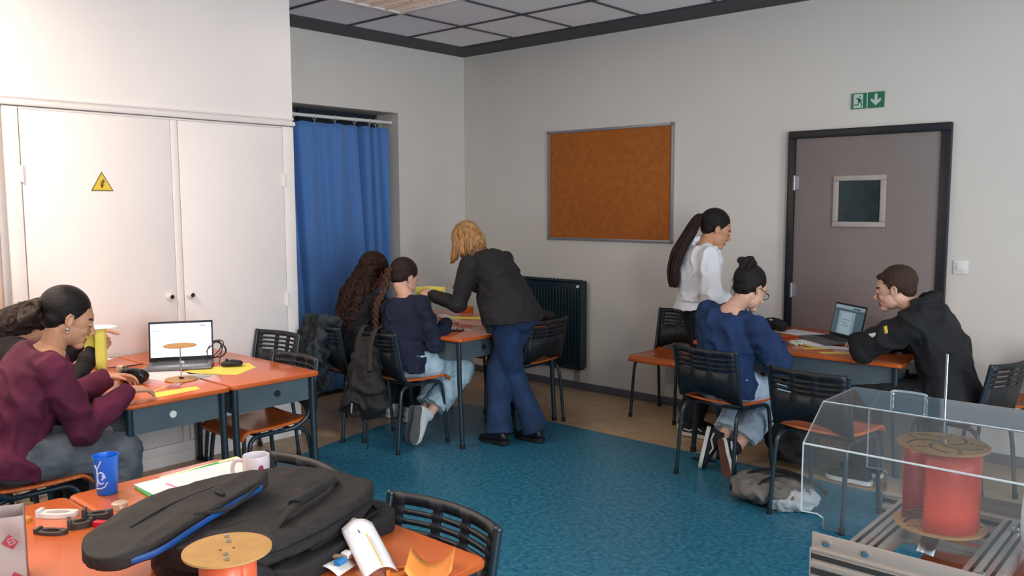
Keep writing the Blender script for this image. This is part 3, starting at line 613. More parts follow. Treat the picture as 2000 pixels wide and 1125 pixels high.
b = MB(); b.tube([(x-cx, y-cy, .058) for x, y in ((3.90, -4.31), (3.97, -4.33), (4.0, -4.42), (4.05, -4.60))], .004, 6); b.build('zip', RUB, o)
b = MB(); b.tube([(4.00-cx, -4.72-cy, .03), (4.06-cx, -4.76-cy, .035), (4.13-cx, -4.74-cy, .03)], [.02, .045, .02], 12); link('pocket', remesh(b, .006, 2, .5, wr_noise(.01, 14)), NYL, o, ang=4)
o, cx, cy = bag('laptop_bag', [(3.60, -4.42), (3.72, -4.32), (3.90, -4.30), (3.98, -4.38), (4.03, -4.52), (4.06, -4.66), (4.04, -4.78), (3.90, -4.88), (3.70, -4.84), (3.58, -4.66)], TZ+.056, .062, NYLB, 'black laptop bag with a carry handle, in the middle of the pile', seed=2.0)
P2 = lambda x, y, z: (x-cx, y-cy, z)
b = MB(); b.tube(smoothpts([P2(3.83, -4.36, .056), P2(3.87, -4.40, .078), P2(3.93, -4.52, .084), P2(3.985, -4.62, .076), P2(4.0, -4.66, .056)], 5), [(.014, .006)]*21, 8, side=(1, -.4, 0)); b.build('handle', NYL, o)
b = MB(); b.tube([P2(3.90, -4.455, .083), P2(3.955, -4.575, .084)], [(.018, .010)]*2, 10, side=(1, -.4, 0)); b.build('handle_grip', RUB, o)
b = MB(); b.tube(smoothpts([P2(3.90, -4.305, .03), P2(3.975, -4.37, .034), P2(4.03, -4.50, .034), P2(4.062, -4.65, .03), P2(4.04, -4.77, .03), P2(3.91, -4.875, .03)], 5), .0055, 6); b.build('zip', RUB, o)
o, cx, cy = bag('laptop_sleeve', [(3.86, -5.02), (3.78, -5.0), (3.71, -4.93), (3.655, -4.78), (3.69, -4.60), (3.75, -4.53), (3.80, -4.56), (3.84, -4.66), (3.88, -4.78), (3.93, -4.92), (3.92, -4.99)], TZ+.110, .038, NYLB, 'slim black laptop sleeve with a blue-lined zip, on top of the pile', seed=7.0, vox=.006)
o['label'] = 'slim black laptop sleeve with a blue-lined zip, on top of the pile'
o.rotation_euler = (math.radians(5), 0, 0)
P2 = lambda x, y, z: (x-cx, y-cy, z)
b = MB(); b.tube(smoothpts([P2(3.93, -4.96, .019), P2(3.938, -4.90, .021), P2(3.895, -4.79, .022), P2(3.852, -4.68, .022), P2(3.815, -4.575, .020)], 6), [(.003, .007)]*25, 10, side=(1, -.4, 0)); b.build('zip_lining', BLUEZ, o)
b = MB(); b.tube(smoothpts([P2(3.80, -4.90, .037), P2(3.76, -4.78, .040), P2(3.745, -4.64, .037)], 6), .0022, 5); b.build('seam', RUB, o)
b = MB(); b.tube(smoothpts([P2(3.84, -4.60, .036), P2(3.862, -4.62, .044), P2(3.885, -4.70, .030), P2(3.86, -4.78, .036)], 5), .0045, 6); b.build('pull_cord', NYL, o)
b = MB(); b.box(P2(3.80, -4.68, .040), (.035, .012, .006), .003); b.build('tab', RUB, o)
# wooden disc on orange tube
t = thing('disc_on_tube', 'large plain wooden disc on an orange tube standing before the laptop bags', 'model', (4.233, -4.91, TZ))
b = MB(); b.grid(lambda u, v: (.052*math.cos(u*2*PI), .052*math.sin(u*2*PI), v*.205), 40, 4); solid(b.build('tube', mat('orange translucent plastic', '#e8663f', .35, trans=.15), t, ang=4), .0015)
b = MB(); b.lathe([(0, .206), (.082, .206), (.082, .210), (0, .210)], seg=64); b.build('disc', WOODD, t)
b = MB(); b.lathe([(.0, 0), (.07, 0), (.07, .004), (0, .004)], seg=40); b.build('base_plate', WOODD, t)
for a, r_ in ((2.6, .055), (2.45, .03), (-.55, .033), (-.5, .058)):
    b = MB(); c_ = (r_*math.cos(a)-.005, r_*math.sin(a), .211); b.lathe([(0, 0), (.0045, 0), (.0045, .003), (0, .004)], c_, 12); b.build('screw', CHROME, t)
b = MB()
b.lathe([(0, 0), (.0028, 0), (.0028, .0006), (0, .0006)], (.006, .010, .210), 10); b.build('pin_hole', CHAR, t); b = MB(); b.lathe([(0, 0), (.0028, 0), (.0028, .0006), (0, .0006)], (-.004, -.012, .210), 10); b.build('pin_hole', CHAR, t)
# cup, mug, folder
t = thing('blue_cup', 'tall blue plastic cup with white swirling print', 'cup', (3.115, -4.672, TZ))
b = MB(); b.lathe([(0, 0), (.027, 0), (.029, .003), (.037, .115), (.0375, .1165), (.036, .1165), (.0345, .11), (.028, .006), (0, .005)], seg=40); b.build('body', mat('blue cup plastic', '#1266cf', .35, var=.04), t)
WP = mat('white cup print', '#b9c4e6', .5, var=.02)
def onR(a, z, r0=.029, r1=.037): r_ = r0+(r1-r0)*z/.115+.0006; return (r_*math.cos(a), r_*math.sin(a), z)
b = MB(); A0 = -.72
b.tube([onR(A0-.15+.62*math.cos(k*.5)*.55, .055+.018*math.sin(k*.5)) for k in range(12)], .0024, 6, closed=False); b.tube([onR(A0-.75, .012+.01), onR(A0-.3, .022), onR(A0+.15, .028), onR(A0+.4, .042)], .0022, 6)
b.tube([onR(A0-.65, .095), onR(A0-.45, .082), onR(A0-.5, .05), onR(A0-.6, .03)], .0024, 6); b.tube([onR(A0-.45, .082), onR(A0-.15, .1), onR(A0-.05, .108)], .0022, 6)
b.tube([onR(A0-.1, .05), onR(A0+.05, .055), onR(A0, .065)], .003, 6); b.build('print', WP, t)
t = thing('mug', 'white mug with pink and purple figure print beside the papers', 'mug', (3.39, -4.335, TZ), 0)
b = MB(); b.lathe([(0, 0), (.037, 0), (.040, .003), (.0405, .092), (.0395, .095), (.037, .094), (.036, .008), (0, .006)], seg=44); b.build('body', mat('mug ceramic', '#d9d2d6', .2, var=.03), t)
b = MB(); ha = math.radians(228); hd_ = V((math.cos(ha), math.sin(ha), 0))
b.tube(smoothpts([hd_*.038+V((0, 0, .078)), hd_*.062+V((0, 0, .078)), hd_*.072+V((0, 0, .05)), hd_*.060+V((0, 0, .022)), hd_*.038+V((0, 0, .020))], 5), [(.0065, .0045)]*21, 10); b.build('handle', mat('mug ceramic', '#d9d2d6'), t)
PK = mat('mug magenta print', '#8d2b6b', .4); PV = mat('mug violet print', '#6c4f9c', .4)
def blot(mt, a, z, ra, rz_): 
    b = MB(); n = 14; vs = [b.bm.verts.new(onR(a+ra*math.cos(k*2*PI/n), z+rz_*math.sin(k*2*PI/n), .0412, .0412)) for k in range(n)]; b.bm.faces.new(vs); b.build('print', mt, t)
for mt, da, z, ra, rz_ in ((PK, -.15, .045, .26, .014), (PV, -.15, .025, .2, .012), (PK, .65, .058, .2, .014), (PV, .7, .035, .14, .014), (PK, -.65, .035, .14, .012), (mat('mug face print', '#c98aa6', .4), -.12, .043, .12, .006)): blot(mt, -.85+da, z, ra, rz_)
sheet('green_folder', [(3.135, -4.60), (3.335, -4.615), (3.36, -4.44), (3.18, -4.30), (3.09, -4.30)], mat('green plastic folder', '#2fa244', .4), 'green plastic folder under the white papers', 'folder', th=.003)
sheet('paper_stack', rect(3.225, -4.415, .21, .36, -.02), PAPER, 'stack of white papers with a pink line on the green folder', 'paper', z=TZ+.0032, th=.003)
sheet('pink_highlight', rect(3.25, -4.52, .13, .009, .05), mat('pink ink', '#d987ab', .6), 'pink highlighter line across the white papers', 'mark', z=TZ+.0063, th=.0003)
sheet('cream_card', [(3.09, -4.50), (3.10, -4.50), (3.10, -4.22), (3.075, -4.22)], mat('cream paper', '#f0e6b4', .7), 'narrow cream card edge behind the green folder', 'paper')
b = MB(); b.lathe([(0, 0), (.022, 0), (.022, .016), (.014, .02), (0, .02)], seg=24); b.cyl((.02, -.005, .008), (.045, -.01, .008), .007); tag(b.build('translucent_cap', mat('frosted plastic', '#e9cdb2', .4, trans=.5), loc=(3.275, -4.705, TZ)), 'small frosted plastic cap between the blue cup and the laptop sleeve', 'cap')
def bracket(mt, loc, rz, label, L=.09, W=.045, th=.008, hole=.3, tilt=0):
    b = MB(); n = 24; out = []; inn = []
    for k in range(n):
        a = k*2*PI/n; c_, s_ = math.cos(a), math.sin(a); sq = (abs(c_)**.8)*math.copysign(1, c_), (abs(s_)**.8)*math.copysign(1, s_)
        out.append((L/2*sq[0]*(1.15 if k in (3, 4, 8, 9) else 1), W/2*sq[1])); inn.append((L*hole*c_, W*hole*.95*s_))
    for z0 in (0,):
        A = [b.bm.verts.new((x, y, z0)) for x, y in out]; B = [b.bm.verts.new((x, y, z0+th)) for x, y in out]; A2 = [b.bm.verts.new((x, y, z0)) for x, y in inn]; B2 = [b.bm.verts.new((x, y, z0+th)) for x, y in inn]
        for i in range(n):
            j = (i+1) % n
            for q in ((A[i], A[j], B[j], B[i]), (A2[j], A2[i], B2[i], B2[j]), (B[i], B[j], B2[j], B2[i]), (A[j], A[i], A2[i], A2[j])): b.bm.faces.new(q)
    b.box((L*.42, 0, th*.5), (L*.16, W*.35, th*1.6), .001); b.box((-L*.45, 0, th*.8), (.01, W*.7, th*1.8), .001)
    o = b.build('bracket', mt, loc=loc, rotz=rz, ang=.4); o.rotation_euler.x = tilt; return tag(o, label, 'bracket', 'small printed brackets on the foreground desk')
GBK = mat('grey printed plastic', '#3b3531', .5, var=.1); OCH = mat('ochre printed plastic', '#c3842f', .45, var=.08); OCH2 = mat('orange printed plastic', '#e08a35', .45, var=.06); WPL = mat('white printed plastic', '#ded9d3', .45)
bracket(OCH, (3.16, -4.93, TZ), .4, 'ochre bracket at the edge of the red-patterned paper', .075, .04)
bracket(WPL, (3.205, -4.845, TZ), .75, 'white bracket lying flat on the foreground desk', .11, .045, .012)
bracket(GBK, (3.325, -4.905, TZ), .6, 'dark grey bracket nearest the red-patterned paper', .085, .038)
bracket(GBK, (3.335, -4.835, TZ), 1.25, 'dark grey bracket between two others', .06, .045, .016, .28)
bracket(GBK, (3.325, -4.785, TZ), 1.0, 'dark grey bracket beside the tip of the laptop sleeve', .075, .04, .022, .26)
b = MB(); b.box((0, 0, .008), (.035, .02, .015), .002); tag(b.build('red_block', mat('red plastic block', '#c51a2e', .4), loc=(3.375, -4.80, TZ), rotz=.6), 'small red block by the tip of the laptop sleeve', 'block')
bracket(OCH2, (4.205, -4.455, TZ), .9, 'orange bracket beside the curved orange sheet', .07, .035)
b = MB(); b.grid(lambda u, v: (-.052+.104*u, -.09+.13*v, .042*(2*u-1)**2+.001), 18, 4)
o = b.build('curved_sheet', mat('apricot plastic sheet', '#f09a48', .4, var=.03), loc=(4.252, -4.402, TZ), rotz=.726, ang=4); solid(o, .002, 1); tag(o, 'curved apricot plastic sheet at the corner of the foreground desk', 'plastic sheet')
CL = mat('clear blister plastic', '#e7e6e4', .12, trans=.75, var=.02)
t = thing('blister_pack', 'long white packaging tray with printed insert on the foreground desk', 'packaging', (4.125, -4.487, .762))
t.rotation_euler = (0, math.radians(21), math.radians(-18))
b = MB(); b.grid(lambda u, v: (-.085+.17*u, -.040+.080*v, .024*(1-(2*v-1)**2)), 10, 14); o = b.build('tray', mat('white glossy tray', '#e9e8ea', .25, var=.02), t, ang=4); solid(o, .002, 1)
b = MB(); b.prism([(-.085, -.040), (-.115, 0), (-.085, .040)], .004, .006); b.build('pointed_flap', mat('grey card', '#a89a8e', .6), t)
b = MB(); b.grid(lambda u, v: (-.02+.10*u, (.004+.032*v), .0255*(1-(2*(.57+.41*v)-1)**2)+.0015), 8, 6); b.build('printed_insert', mat('insert print', '#cfcdd6', .5, var=.12, scale=60), t)
b = MB(); b.grid(lambda u, v: (-.03+.115*u, -.001+.004*v, .0250*(1-.0)+.0012), 8, 2); b.build('yellow_line', mat('insert yellow', '#dcb45a', .5), t)
b = MB(); b.grid(lambda u, v: (-.05+.012*u, -.014+.012*v, .0245), 2, 2); b.build('barcode', mat('barcode ink', '#6b6b70', .6, var=.6, scale=200, stretch=(1, 8, 1)), t)
t = thing('motor_mount', 'grey motor bracket on a white curved piece, beside the packaging tray', 'motor', (4.075, -4.555, TZ), .3)
b = MB(); b.grid(lambda u, v: (-.045+.09*u, -.04+.07*v, .010+.018*(1-(2*u-1)**2)), 12, 4); o = b.build('curved_base', WPL, t, ang=4); solid(o, .002)
b = MB(); b.tube([(-.04+.005, .04, .03), (-.035, .015, .035), (0, -.002, .036), (.035, .015, .035), (.035, .04, .03)], [(.006, .008)]*5, 8); b.box((0, .045, .032), (.09, .016, .006), .002); b.build('bracket_arm', mat('grey brown bracket', '#8a6e55', .5), t)
for dx in (-.03, .03): b = MB(); b.cyl((dx, .045, .034), (dx, .045, .038), .004); b.build('screw', mat('dark screw', '#4a3a2d', .4), t)
b = MB(); b.box((.028, .018, .038), (.022, .02, .014), .002); b.build('plug', PLAS, t)
b = MB(); b.box((.035, -.018, .036), (.018, .03, .012), .002); b.build('blue_connector', mat('blue plastic', '#2d78b5', .4), t)
# red-patterned paper bag
PB = mat('greyish wrapping paper', '#a8958f', .75, var=.06, bump=.3, bscale=12); PR = mat('red print', '#a8333f', .6)
t = thing('patterned_paper_bag', 'greyish paper bag with red diamond logos at the left edge', 'paper bag', (3.53, -5.035, TZ), math.radians(70))
RZb = .0
def pbf(u, v):
    x = -.20+.205*u; z = .165*v; f = .012*math.sin(v*9+u*3)+.008*math.sin(u*14+v*4)
    return (x, f*.5+.02*(v-.3)**2, z)
# (front panel built as a gently folded thick bag)
b = MB(); b.grid(pbf, 24, 22); b.grid(lambda u, v: (pbf(1, v)[0]-.004*math.sin(u*PI), pbf(1, v)[1]-.0-.09*u, .165*v), 6, 22); b.grid(lambda u, v: (pbf(u, v)[0], pbf(u, v)[1]-.09, pbf(u, v)[2]), 24, 22)
bmesh.ops.remove_doubles(b.bm, verts=b.bm.verts[:], dist=.0008); RB = b.build('paper', PB, t, ang=4)

for lx, lz in ((-.022, .107), (-.017, .020), (-.066, .086), (-.068, .006), (-.11, .105), (-.115, .03)):
    uu_ = (lx+.20)/.205; p0 = V(pbf(uu_, lz/.165)); p0.y -= .0925; b = MB(); r_ = .0195
    mx = M4.Translation(p0) @ M4.Rotation(PI/2, 4, 'X') @ M4.Rotation(.12, 4, 'Z')
    b.prism([(r_, 0), (0, r_), (-r_, 0), (0, -r_)], 0, .0006, mx); b.mi = 1
    R45 = mx @ M4.Rotation(.25, 4, 'Z')
    for x0, y0, x1, y1 in ((-.007, -.008, -.0045, .008), (-.007, .006, .005, .008), (-.007, -.001, .004, .001), (-.007, -.008, .006, -.006), (.004, .001, .0065, .0065), (.004, -.0065, .0065, -.001)): b.prism([(x0, y0), (x1, y0), (x1, y1), (x0, y1)], .0006, .0011, R45)
    b.build('printed_logo', [PR, PB], RB)
# ------------------------------------------------------------ turbine machine
t = thing('wind_tunnel_machine', 'aluminium-framed turbine test bench under a clear acrylic cover', 'machine', (5.125, -3.597, .758)); t.scale = (.956,)*3
MX = lambda x, y, z: (x-5.10, y+3.5, z-.72)
X1 = 6.15
for yy, sgn in ((-3.755, -1), (-3.245, 1)):
    b = MB(); L = X1-4.905; xm = (4.905+X1)/2
    yb = yy
    b.box(MX(xm, yb, .7205), (L, .034, .076), .002)
    b.box(MX(xm, yb, .7195), (L, .040, .014), .001); b.box(MX(xm, yb, .7565), (L, .040, .007), .001); b.box(MX(xm, yb, .6855), (L, .040, .009), .001)
    b.build('side_profile', ALU, t)
    b = MB(); b.box(MX(xm, yb-.0185, .7035), (L-.002, .002, .014)); b.box(MX(xm, yb-.0185, .7405), (L-.002, .002, .012)); b.box(MX(xm, yb+.0185, .7035), (L-.002, .002, .014)); b.build('profile_groove', ALUD, t)
    b = MB(); b.box(MX(4.9035, yb, .7205), (.003, .041, .078), .001); b.build('end_cap', mat('grey end cap', '#8c857f', .5), t)
    b = MB(); b.box(MX(xm, yb+.014*sgn, .778), (L, .003, .040), .0005); b.build('angle_strip', ALU, t)
for x0 in (4.975, 5.018, 5.225, 5.268):
    b = MB(); b.box(MX(x0, -3.5, .742), (.036, .47, .034), .002); b.build('cross_bar', ALU, t)
    b = MB(); b.box(MX(x0, -3.5, .7595), (.008, .466, .0015)); b.build('bar_groove', ALUD, t)
for x0, y0 in ((4.985, -3.70), (5.25, -3.34), (5.0, -3.34), (5.25, -3.68)):
    b = MB(); b.lathe([(0, 0), (.009, 0), (.009, .007), (.004, .007), (.004, .003), (0, .003)], MX(x0, y0, .76), 12); b.build('bolt', CHROME, t)
for x0 in (4.94, 5.03): b = MB(); mx = M4.Translation(V(MX(x0, -3.7715, .778))) @ M4.Rotation(PI/2, 4, 'X'); b.lathe([(0, 0), (.008, 0), (.008, .003), (.004, .004), (.004, .002), (0, .002)], mx=mx, seg=14); b.build('bolt', CHROME, t)
b = MB(); b.box(MX(5.12, -3.5, .737), (.20, .05, .012), .002); b.lathe([(0, .0), (.018, .0), (.022, .01), (.016, .032), (0, .032)], MX(5.115, -3.5, .755), 20); b.build('bearing_base', ALU, t)
b = MB(); b.tube([MX(5.10, -3.56, .73), MX(5.105, -3.535, .765), MX(5.115, -3.51, .78)], [(.02, .004)]*3, 8, side=(1, 0, 0)); b.build('reflective_tape', CHROME, t)
# acrylic cover
ACR = bpy.data.materials.new('clear acrylic'); ACR.use_nodes = True; nt = ACR.node_tree; nt.nodes.clear()
o_ = nt.nodes.new('ShaderNodeOutputMaterial'); mxs = nt.nodes.new('ShaderNodeMixShader'); tr = nt.nodes.new('ShaderNodeBsdfTransparent'); gl = nt.nodes.new('ShaderNodeBsdfGlossy'); df = nt.nodes.new('ShaderNodeBsdfDiffuse'); mx2 = nt.nodes.new('ShaderNodeMixShader'); fz = nt.nodes.new('ShaderNodeFresnel')
tr.inputs[0].default_value = (.93, .95, .96, 1); gl.inputs['Roughness'].default_value = .06; df.inputs[0].default_value = (.75, .74, .74, 1); mx2.inputs[0].default_value = .035; fz.inputs[0].default_value = 1.49
nt.links.new(fz.outputs[0], mxs.inputs[0]); nt.links.new(tr.outputs[0], mxs.inputs[1]); nt.links.new(gl.outputs[0], mxs.inputs[2]); nt.links.new(mxs.outputs[0], mx2.inputs[1]); nt.links.new(df.outputs[0], mx2.inputs[2]); nt.links.new(mx2.outputs[0], o_.inputs[0])
EDGE = mat('polished acrylic edge', '#cfd6d8', .15, var=.05, alpha=.75, spec=.9)
X0 = 4.86; prof = [(-3.73, .827), (-3.73, .997), (-3.61, 1.079), (-3.39, 1.079), (-3.27, .997), (-3.27, .827)]
def seg(a, c2, x0, x1):
    b = MB(); ya, za = a; yb, zb = c2; nrm = V((0, zb-za, -(yb-ya))).normalized()*.002
    q = [V(MX(x0, ya, za)), V(MX(x1, ya, za)), V(MX(x1, yb, zb)), V(MX(x0, yb, zb))]
    for s_ in (1, -1): b.quad([p_+nrm*s_ for p_ in q])
    b.build('cover_panel', ACR, t)
for a, c2 in zip(prof, prof[1:]): seg(a, c2, X0, X1)
for yy in (-3.73, -3.27): seg((yy, .795), (yy, .827), X0+.055, X1)
def edge(ps, r=.0019): b = MB(); b.tube([MX(*q) for q in ps], r, 6); b.build('cover_edge', EDGE, t)
edge([(X0, y, z) for y, z in prof])
for yy in (-3.73, -3.27): edge([(X0, yy, .827), (X0+.04, yy, .829), (X0+.055, yy, .822), (X0+.056, yy, .796)])
for (y, z), r_ in zip(prof[1:5], (.0026, .0024, .0018, .0018)): edge([(X0, y, z), (X1, y, z)], r_)
for hx in (5.02,):
    b = MB(); b.tube(smoothpts([MX(hx-.028, -3.50, 1.08), MX(hx-.028, -3.50, 1.098), MX(hx-.022, -3.50, 1.107), MX(hx+.045, -3.50, 1.107), MX(hx+.051, -3.50, 1.098), MX(hx+.051, -3.50, 1.08)], 5), .0045, 8); b.build('handle', CHROME, t)
# turbine
tt_ = thing('savonius_turbine', 'orange bladed vertical turbine between two slotted wooden discs inside the clear cover', 'turbine', (5.139, -3.597, .825), 0); tt_.scale = (.956,)*3
def slotdisc(z, name):
    b = MB(); b.lathe([(0, z), (.103, z), (.103, z+.005), (0, z+.005)], seg=72); dk_ = b.build(name, WOODD, tt_)
    for k in range(5):
        a0 = k*2*PI/5; pts = []
        for j in range(13):
            u = j/12; r_ = .016+.070*u; a = a0+1.35*u**1.1; pts.append(V((r_*math.cos(a), r_*math.sin(a), z+.0052)))
        b = MB(); b.tube(pts, [(.0034, .0007)]*13, 6, side=[V((-p_.y, p_.x, 0)).cross(V((0, 0, 1))) if False else V((math.cos(a0+1.35*(j/12)**1.1+.9+PI/2), math.sin(a0+1.35*(j/12)**1.1+.9+PI/2), 0)) for j, p_ in enumerate(pts)]); b.build('slot', CHAR, dk_)
        for r_, da in ((.089, .25), (.076, .33), (.063, .42)):
            a = a0+da+.1; b = MB(); b.box((r_*math.cos(a), r_*math.sin(a), z+.0052), (.009, .006, .0008), 0, None); b.build('hole', CHAR, dk_)
slotdisc(0, 'bottom_disc'); slotdisc(.200, 'top_disc')
OR = mat('orange red plastic sheet', '#dd4a2e', .35, var=.05, scale=3, trans=.08)
for k in range(2):
    a0 = k*PI-1.72
    def bl(u, v):
        a = a0+u*2.05; r_ = .093-.009*u**3
        return (r_*math.cos(a), r_*math.sin(a), .006+.193*v)
    b = MB(); b.grid(bl, 24, 4); solid(b.build('blade', OR, tt_, ang=4), .0012)
b = MB(); b.cyl((0, 0, -.035), (0, 0, .425), .0032, 12); b.build('shaft', CHROME, tt_)
b = MB(); b.lathe([(0, -.004), (.02, -.004), (.016, -.018), (.005, -.018)], seg=20); b.lathe([(.0035, .206), (.009, .206), (.009, .216), (.0035, .216)], seg=16); b.build('hub', ALU, tt_)
# white duct at the right edge
t2 = thing('white_fan_duct', 'white cylindrical fan duct at the right edge of the turbine bench', 'fan', (5.445, -3.597, .905)); t2.scale = (.956,)*3
b = MB(); mx = M4.Rotation(PI/2, 4, 'Y'); b.lathe([(.076, -.13), (.090, -.132), (.093, -.126), (.093, .20), (.088, .2), (.078, .19), (.076, -.13)], mx=mx, seg=56); b.build('housing', PLAS, t2)
b = MB()
for k in range(7): a = k*2*PI/7; b.box((.03, .045*math.cos(a), .045*math.sin(a)), (.03, .03, .03), .004)
b.lathe([(0, 0), (.03, .0), (.03, .05), (0, .05)], mx=mx, seg=20); b.build('fan_wheel', LAPK, t2)
b = MB(); b.box((.0, 0, -.118), (.20, .09, .05), .004); b.build('foot', PLAS, t2)
# ------------------------------------------------------------ people
def fabric(name, col, rough=.85, var=.12, scale=7, bump=.35, bs=26, st=None, sheen=0, col2=None):
    return mat(name, col, rough, var=var, scale=scale, bump=bump, bscale=bs, stretch=st, sheen=sheen, col2=col2)
def ik(a, b, l1, l2, pole):
    a, b, pole = V(a), V(b), V(pole); d = b-a; L = min(d.length, (l1+l2)*.998); dn = d.normalized()
    x = (l1*l1-l2*l2+L*L)/(2*L); h = math.sqrt(max(0, l1*l1-x*x)); p = pole-a; p = (p-dn*p.dot(dn)).normalized()
    return a+dn*x+p*h, a+dn*L
def frame(f, u):
    f = V(f).normalized(); u = V(u); u = (u-f*u.dot(f)).normalized(); l = u.cross(f)
    return M4((f, l, u)).transposed()          # columns forward, left, up
def hm(c, f, u):
    m = frame(f, u).to_4x4(); m.translation = V(c); return m
def head_mesh(b, H, k=1.0):
    R3 = H.to_3x3()
    def e(c, r, rot=None): b.ball(H @ (V(c)*k), tuple(x*k for x in r), R3 @ rot.to_3x3() if rot else R3, 3)
    def t(ps, rs): b.tube([H @ (V(p)*k) for p in ps], [x*k for x in rs], 10)
    e((-.012, 0, .035), (.095, .074, .085)); e((.030, 0, .012), (.066, .064, .075)); e((.030, 0, -.035), (.056, .058, .068)); e((.052, 0, -.06), (.036, .042, .04)); e((.022, 0, -.056), (.052, .052, .042)); e((-.005, 0, -.035), (.05, .058, .045))
    e((.070, 0, -.090), (.023, .026, .020)); e((.070, 0, .026), (.018, .05, .013)); e((.062, .027, -.028), (.022, .023, .024)); e((.062, -.027, -.028), (.022, .023, .024)); e((.062, 0, -.066), (.030, .032, .024))
    for s in (1, -1):
        m = M4.Rotation(s*.25, 4, 'Z') @ M4.Rotation(-.2, 4, 'Y')
        e((-.008, s*.077, -.006), (.016, .005, .027), m); t([(.004, s*.079, -.024), (-.006, s*.083, -.030), (-.018, s*.086, -.015), (-.022, s*.088, .006), (-.012, s*.087, .021), (.002, s*.082, .018), (.006, s*.078, .004)], [.004, .0045, .0045, .005, .005, .0045, .003]); e((.006, s*.075, -.006), (.005, .006, .009))
        e((.0815, s*.031, .002), (.0115, .0125, .0115))
    t([(.086, 0, .014), (.100, 0, -.010), (.112, 0, -.032)], [.0095, .0105, .0125]); e((.100, .010, -.036), (.010, .008, .007)); e((.100, -.010, -.036), (.010, .008, .007))
    e((.0865, 0, -.060), (.0115, .022, .0065)); e((.0845, 0, -.071), (.0115, .019, .0065))
def hand_mesh(b, wr, d, n, thumb, k=1.0, curl=.5, spread=0.0):
    """wr wrist point, d finger direction, n palm normal (palm side), thumb = +1/-1 along d x n"""
    d = V(d).normalized(); n = V(n); n = (n-d*n.dot(d)).normalized(); s = d.cross(n)*thumb; wr = V(wr)
    P = lambda a, c, e: wr+(d*a+s*c+n*e)*k
    b.tube([P(-.035, 0, 0), P(0, 0, 0), P(.022, .002, 0), P(.05, .003, 0), P(.076, 0, 0), P(.086, 0, 0)], [(x*k, y*k) for x, y in ((.025, .02), (.025, .018), (.033, .0165), (.040, .0145), (.040, .012), (.034, .008))], 14, side=s)
    b.ball(P(.032, .022, .010), (.018*k, .014*k, .012*k), M4((d, s, n)).transposed(), 2)
    for i, (off, ln, cr) in enumerate(((.030, .068, .9), (.010, .076, 1.0), (-.010, .070, 1.08), (-.029, .054, 1.15))):
        p = P(.078-abs(i-1.2)*.004, off, 0); a = 0.12+curl*.35*cr; pts = [P(.06, off, 0), p]; sp = spread*(1.3-i)*.12
        for fr_, da in ((.46, curl*.75*cr), (.30, curl*.85*cr), (.24, curl*.5)):
            dr = (d*math.cos(a)+n*math.sin(a)+s*sp).normalized(); p = p+dr*(ln*fr_*k); pts.append(p); a += da
        rs = [.0088*k, .0088*k, .0080*k, .0074*k, .0055*k]; b.tube(pts, rs, 10); b.ball(pts[-1], .0058*k, sub=2)
    a = .5; p = P(.018, .028, .006); pts = [P(.005, .012, .004), p]
    for ln, up in ((.036, .35), (.028, .55)):
        dr = (d*.78+s*(.62-up*curl)+n*(up*.8)).normalized(); p = p+dr*(ln*k); pts.append(p)
    b.tube(pts, [.012*k, .0115*k, .0095*k, .0068*k], 10); b.ball(pts[-1], .007*k, sub=2)
def joinm(parts):
    bm = bmesh.new()
    for me in parts: bm.from_mesh(me); bpy.data.meshes.remove(me)
    me = bpy.data.meshes.new('body'); bm.to_mesh(me); bm.free(); return me
SK = {'tan': ('#b98566', '#c49072'), 'light': ('#c99a84', '#d3a48e'), 'brown': ('#7a4c38', '#8a5844')}
def skinmat(k): return mat('skin '+k, SK[k][0], .5, col2=SK[k][1], scale=14, bump=.08, bscale=220, spec=.4)
